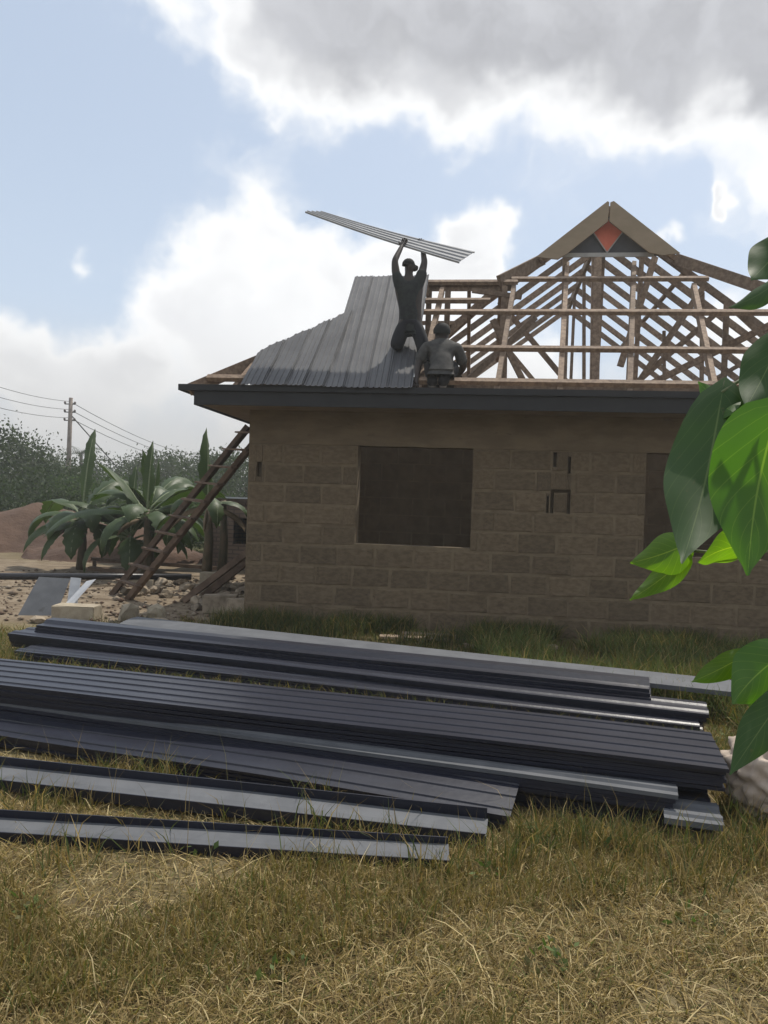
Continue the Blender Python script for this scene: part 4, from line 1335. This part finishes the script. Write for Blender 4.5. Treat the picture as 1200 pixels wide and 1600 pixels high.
for k, (x, y, h, lb) in enumerate(((-5.0, 16.6, 1.30, 'bushy banana plant rising behind the peaked earth heap'), (-4.75, 15.6, 1.25, 'bushy banana plant left of the brick shed'), (-4.9, 14.9, .75, 'young banana sucker between the taller plants'))):
    q = np.random.default_rng(900 + k)
    lv = [(a + q.uniform(-25, 25), q.uniform(5, 70), q.uniform(.9, 1.35), q.uniform(45, 80), q.uniform(.36, .50), q.uniform(-20, 20)) for a in range(0, 360, 30)] + [(q.uniform(0, 360), 84, 1.1, 14, .22, 50)]
    banana(x, y, h, lv, lb, seed=10 + k, dead=3)

# ---- grasses
def inside_foot(X, Y):
    hit = np.zeros(len(X), bool)
    for q in FOOT:
        c = np.ones(len(X), bool)
        for i in range(4):
            a, b = q[i], q[(i + 1) % 4]
            c &= ((b.x - a.x) * (Y - a.y) - (b.y - a.y) * (X - a.x)) > 0
        hit |= c
    return hit


def blades(name, X, Y, length, width, lean, colours, weights, r, label, cat='grass', Z=None):
    """curved grass blades: 5 verts, 3 triangles each"""
    k = len(X)
    az = r.uniform(0, 2 * np.pi, k)
    ln = length * r.uniform(.5, 1.5, k)
    le = np.clip(r.normal(lean[0], lean[1], k), .03, 1.5)
    h = np.stack([np.cos(az), np.sin(az), np.zeros(k)], 1)
    upv = np.array([[0, 0, 1.]])
    fac = r.uniform(0, 2 * np.pi, k)
    sd_ = np.stack([np.cos(fac), np.sin(fac), np.zeros(k)], 1)
    b = np.stack([X, Y, np.zeros(k) if Z is None else Z], 1)
    d1 = h * np.sin(le)[:, None] + upv * np.cos(le)[:, None]
    le2 = np.clip(le + r.uniform(.1, .9, k), 0, 1.75)
    d2 = h * np.sin(le2)[:, None] + upv * np.cos(le2)[:, None]
    m = b + d1 * (ln * .55)[:, None]
    t = m + d2 * (ln * .45)[:, None]
    m[:, 2] = np.maximum(m[:, 2], .006)
    t[:, 2] = np.maximum(t[:, 2], .004)
    w = (width * r.uniform(.6, 1.4, k))[:, None]
    V = np.stack([b - sd_ * w, b + sd_ * w, m + sd_ * w * .7, m - sd_ * w * .7, t], 1).reshape(-1, 3)
    i = np.arange(k)[:, None] * 5
    F = np.concatenate([i + np.array([[0, 1, 2]]), i + np.array([[0, 2, 3]]), i + np.array([[3, 2, 4]])], 0)
    C = np.array(colours)[r.choice(len(colours), k, p=weights)] * r.uniform(.7, 1.3, (k, 1))
    o = soup(name, V, F, np.repeat(C, 5, 0), M['grass'])
    return tag(o, label, cat, kind='stuff')


STRAW, PALE, TAN, OLIVE, GREEN, BROWN = (.34, .255, .112), (.48, .39, .205), (.235, .172, .072), (.155, .127, .036), (.105, .125, .032), (.125, .082, .038)


def patchy(X, Y, f, seed):
    r = np.random.default_rng(seed)
    v = np.zeros(len(X))
    for _ in range(7):
        a = r.uniform(0, 6.28)
        k = f * r.uniform(.5, 1.8)
        v += np.sin(k * (X * math.cos(a) + Y * math.sin(a)) + r.uniform(0, 6.28))
    return v / 7


def field(r, n, y0, y1, power, xm=.60, pad=.5):
    y = y0 * (y1 / y0) ** (r.uniform(0, 1, n) ** power)
    x = r.uniform(-1, 1, n) * (xm * y + pad)
    return x, y


r = np.random.default_rng(21)
X, Y = field(r, 170000, 1.7, 5.2, 1.0)
ok = ~inside_foot(X, Y) & ((patchy(X, Y, 2.6, 31) > -.22) | (r.uniform(0, 1, len(X)) < .35))
X, Y = X[ok], Y[ok]
blades('dry_grass', X, Y, .066, .0020, (1.15, .40), [STRAW, PALE, TAN, OLIVE, GREEN, BROWN], [.22, .10, .24, .25, .08, .11], r, 'trampled dry straw coloured grass covering the near ground')
X, Y = field(r, 60000, 1.7, 4.6, 1.0)
v = patchy(X, Y, 3.2, 5)
ok = ~inside_foot(X, Y) & (v > .05)
X, Y = X[ok], Y[ok]
blades('olive_grass', X, Y, .095, .0022, (.55, .35), [OLIVE, GREEN, TAN, STRAW], [.50, .18, .22, .10], r, 'patches of standing olive grass among the dry straw')
# far lawn between the stacks and the house
X, Y = field(r, 90000, 4.4, 9.4, 1.0)
ok = ~inside_foot(X, Y) & ~((X < -2.1) & (Y > 8.3)) & ~((Y - 9.25 + (X + 1.68) * .13) > 0)
X, Y = X[ok], Y[ok]
blades('lawn_grass', X, Y, .10, .0035, (.80, .40), [OLIVE, GREEN, TAN, BROWN], [.30, .46, .16, .08], r, 'short mixed green and brown grass between the sheets and the house')
# taller green weeds along the wall foot and at the end of the stacks
n = 26000
X = r.uniform(-1.9, 4.6, n)
Y = 9.36 - (X + 1.68) * .1305 - np.abs(r.normal(0, .42, n))
ok = ~inside_foot(X, Y) & (patchy(X, Y, 4, 8) > -.12)
blades('wall_weeds', X[ok], Y[ok], .20, .0045, (.40, .30), [(.050, .068, .022), (.075, .090, .030), OLIVE, TAN], [.42, .30, .20, .08], r, 'green weeds growing along the foot of the block wall', 'weeds')
n = 42000
X = r.uniform(1.0, 4.6, n)
Y = r.uniform(4.4, 8.4, n)
ok = ~inside_foot(X, Y) & (X > 2.0 - (Y - 5.3) * .9) & (patchy(X, Y, 3, 9) > -.25)
blades('tall_grass', X[ok], Y[ok], .23, .0042, (.50, .32), [(.085, .120, .032), (.120, .150, .044), OLIVE, STRAW], [.42, .28, .20, .10], r, 'taller green grass beyond the end of the sheet stacks')
# clumps against the edges of the sheets
cl = [(-1.35, 3.98, 120), (-1.1, 3.95, 90), (-.3, 3.74, 60), (.2, 3.50, 50), (.72, 3.40, 160), (.95, 3.42, 170), (1.15, 3.36, 140), (1.35, 3.30, 110), (1.62, 3.35, 150), (1.8, 3.45, 140), (1.75, 3.75, 120),
      (-.9, 3.26, 60), (-.2, 3.20, 60), (.25, 3.10, 70), (-1.5, 3.36, 60), (-1.9, 3.78, 80), (-.6, 3.60, 60), (-1.6, 3.62, 60), (-.25, 3.42, 70), (.05, 3.33, 60), (.55, 3.2, 90),
      (-1.2, 3.05, 70), (.9, 3.0, 60), (1.3, 3.05, 70), (-3.2, 6.6, 160), (-3.6, 7.0, 160), (2.2, 4.3, 180), (2.4, 4.7, 200), (2.1, 4.6, 160), (-2.6, 8.6, 120), (-2.2, 8.9, 140), (-1.9, 9.1, 160), (-3.1, 8.6, 80)]
X = np.concatenate([r.normal(a, .075, n) for a, b, n in cl])
Y = np.concatenate([r.normal(b, .055, n) for a, b, n in cl])
ok = ~inside_foot(X, Y)
blades('grass_clumps', X[ok], Y[ok], .17, .0026, (.40, .28), [(.075, .100, .028), OLIVE, TAN, STRAW], [.45, .25, .15, .15], r, 'green grass clumps sprouting against the metal sheets')
X, Y = field(r, 9000, 1.7, 4.4, 1.0)
ok = ~inside_foot(X, Y)
blades('loose_straw', X[ok], Y[ok], .15, .0024, (1.35, .18), [PALE, STRAW, TAN], [.45, .35, .20], r, 'longer loose straws lying flat over the trampled grass', 'straw')
# thin seed stalks
n = 420
X, Y = field(r, n, 2.4, 4.2, 1.0, .5, .1)
ok = ~inside_foot(X, Y)
blades('seed_stalks', X[ok], Y[ok], .26, .0013, (.30, .22), [STRAW, TAN, (.20, .19, .10)], [.45, .3, .25], r, 'thin dry seed stalks standing above the grass')

# small broad-leaved weeds between the sheets and in the near grass
cw = [(-1.3, 3.92), (-.45, 3.72), (.1, 3.55), (.75, 3.38), (1.1, 3.36), (1.75, 3.5), (-.7, 3.22), (.45, 3.08), (-1.2, 2.7), (.6, 2.5), (-.3, 2.4), (1.2, 2.8), (-2.6, 8.7), (2.3, 5.0), (2.6, 5.6), (1.5, 7.9), (-.9, 8.3), (.4, 8.9), (2.5, 8.2)]
P = np.concatenate([np.stack([r.normal(a, .05, 26), r.normal(b, .04, 26), np.abs(r.normal(.03, .025, 26)) + .008], 1) for a, b in cw])
ok = ~inside_foot(P[:, 0], P[:, 1])
V, F = leaf_quads(P[ok], .034, r, .0, .6)
cc = np.array([(.075, .115, .032), (.10, .135, .04), (.13, .12, .05)])[r.integers(0, 3, ok.sum())]
tag(soup('broadleaf_weeds', V, F, np.repeat(cc, 4, 0), M['foliage']), 'small broad leaved green weeds scattered through the grass', 'weeds', kind='stuff')

# ------------------------------------------------------------------ broad-leaved plant close by on the right
plant = empty('broad_leaved_shrub', (.66, 1.08, 0))
tag(plant, 'broad leaved green shrub with bright backlit leaves beside the sheet stacks', 'shrub')
plant_o = Vector(plant.location)


def broad_leaf(base, tip, width, roll, seed, cup=.25, droop=.12):
    r = np.random.default_rng(seed)
    base, tip = Vector(base), Vector(tip)
    ax = tip - base
    L = ax.length
    ax.normalize()
    view = ((base + tip) / 2 - Vector((0, 0, 1.5))).normalized()
    view = Vector((.40, .90, 0.1)).normalized()
    sd_ = ax.cross(view).normalized()
    nrm = sd_.cross(ax).normalized()
    q = Quaternion(ax, R(roll))
    sd_, nrm = q @ sd_, q @ nrm
    n, m = 22, 9
    P = np.zeros((n, m, 3))
    for i in range(n):
        s = i / (n - 1)
        w = width * .5 * (math.sin(math.pi * min(1, s * 1.02 + .0) ** .62) ** .85 + .004) if s < .985 else .0008
        w *= 1 + .05 * math.sin(9 * s + seed)
        c = base + ax * (L * s) + nrm * (droop * L * (math.sin(math.pi * s) * .6 - s * .2))
        for j in range(m):
            t = -1 + 2 * j / (m - 1)
            back = .16 * L * max(0, .18 - s) / .18 * abs(t) ** 1.5 * .6
            ripple = .012 * L * math.sin(13 * s + seed + (2 if t > 0 else 0)) * abs(t)
            p = c + sd_ * (w * t) - ax * back + nrm * (cup * w * (t * t) + ripple)
            P[i, j] = p - plant_o
    lf = link('leaf', grid_mesh('leaf', P), M['old_leaf' if seed - 500 in OLD else 'mid_leaf' if seed - 500 in MID else 'leaf'], plant)
    return lf


MID = (4, 8, 11, 13, 14, 16)
OLD = (0, 6, 7, 9, 12, 15, 18)
LEAVES = [
    ((0.399, 0.92, 1.648), (0.313, 0.80, 1.445), .100, 12), ((0.377, 0.95, 1.464), (0.317, 0.98, 1.435), .056, 30), ((0.380, 0.96, 1.446), (0.308, 0.95, 1.391), .033, 25),
    ((0.464, 0.95, 1.467), (0.368, 0.90, 1.445), .060, -35), ((0.405, 0.80, 1.612), (0.370, 0.78, 1.440), .104, -20), ((0.480, 0.95, 1.657), (0.469, 1.00, 1.598), .052, 20),
    ((0.450, 0.90, 1.776), (0.417, 0.95, 1.756), .036, 40), ((0.489, 0.95, 1.846), (0.427, 0.92, 1.781), .055, 0), ((0.400, 0.90, 1.624), (0.395, 0.98, 1.668), .038, 10),
    ((0.470, 0.92, 1.721), (0.409, 0.88, 1.622), .064, 10), ((0.414, 0.86, 1.347), (0.343, 0.84, 1.316), .030, 30), ((0.443, 0.84, 1.352), (0.369, 0.80, 1.304), .062, -10),
    ((0.427, 0.80, 1.319), (0.361, 0.78, 1.236), .040, 10), ((0.465, 0.90, 1.582), (0.413, 0.86, 1.534), .050, 0), ((0.512, 0.97, 1.524), (0.478, 0.98, 1.588), .060, 0),
    ((0.60, 1.05, 1.70), (0.52, 1.00, 1.60), .09, 0), ((0.62, 1.02, 1.45), (0.54, .98, 1.36), .09, 10), ((0.60, 1.1, 1.30), (0.53, 1.08, 1.20), .08, 10), ((0.66, 1.1, 1.85), (0.60, 1.08, 1.74), .08, 0)]
for k, (a, b, w, ro) in enumerate(LEAVES):
    broad_leaf(a, b, w, ro, 500 + k)
twigs = [[(.66, 1.08, 0), (.645, 1.06, .7), (.60, 1.02, 1.3), (.55, .97, 1.62), (.52, .96, 1.88)],
         [(.55, .97, 1.62), (.479, .95, 1.689), (.427, .93, 1.666), (.399, .92, 1.648)],
         [(.60, 1.02, 1.3), (.51, .98, 1.46), (.485, .97, 1.507), (.464, .95, 1.467)],
         [(.51, .98, 1.46), (.43, .96, 1.452), (.378, .95, 1.456)],
         [(.62, 1.04, 1.0), (.52, .92, 1.36), (.443, .85, 1.352), (.414, .86, 1.347)],
         [(.55, .97, 1.62), (.45, .86, 1.64), (.405, .80, 1.612)],
         [(.52, .92, 1.36), (.46, .83, 1.33), (.427, .80, 1.319)],
         [(.52, .96, 1.80), (.489, .95, 1.846)], [(.53, .965, 1.75), (.450, .90, 1.776)], [(.55, .97, 1.62), (.50, .96, 1.66), (.480, .95, 1.657)],
         [(.54, .97, 1.68), (.47, .92, 1.721)], [(.54, .97, 1.58), (.465, .90, 1.582)], [(.56, .98, 1.55), (.512, .97, 1.524)]]
for k, t in enumerate(twigs):
    rr = np.linspace(.011, .005, len(t)) if k == 0 else np.linspace(.0032, .0018, len(t))
    MB().tube([Vector(p) - plant_o for p in t], rr, 8).build('stem', M['stem'], plant, True)


# ------------------------------------------------------------------ haze volume added over the whole place, mostly to imitate lens veil
hm = bpy.data.materials.new('veil_haze')
hm.use_nodes = True
g = NT(hm.node_tree)
vol = g.n('ShaderNodeVolumePrincipled', {'Color': (.90, .91, .89, 1), 'Density': .0025, 'Anisotropy': .45})
g.t.links.new(vol.outputs[0], g.n('ShaderNodeOutputMaterial').inputs['Volume'])
haze = MB().box(-640, 640, -230, 940, -1.0, 8.0).build('haze', hm)
tag(haze, 'thin pale haze volume over the yard and far trees, added mostly to imitate lens veil', 'haze', kind='stuff')
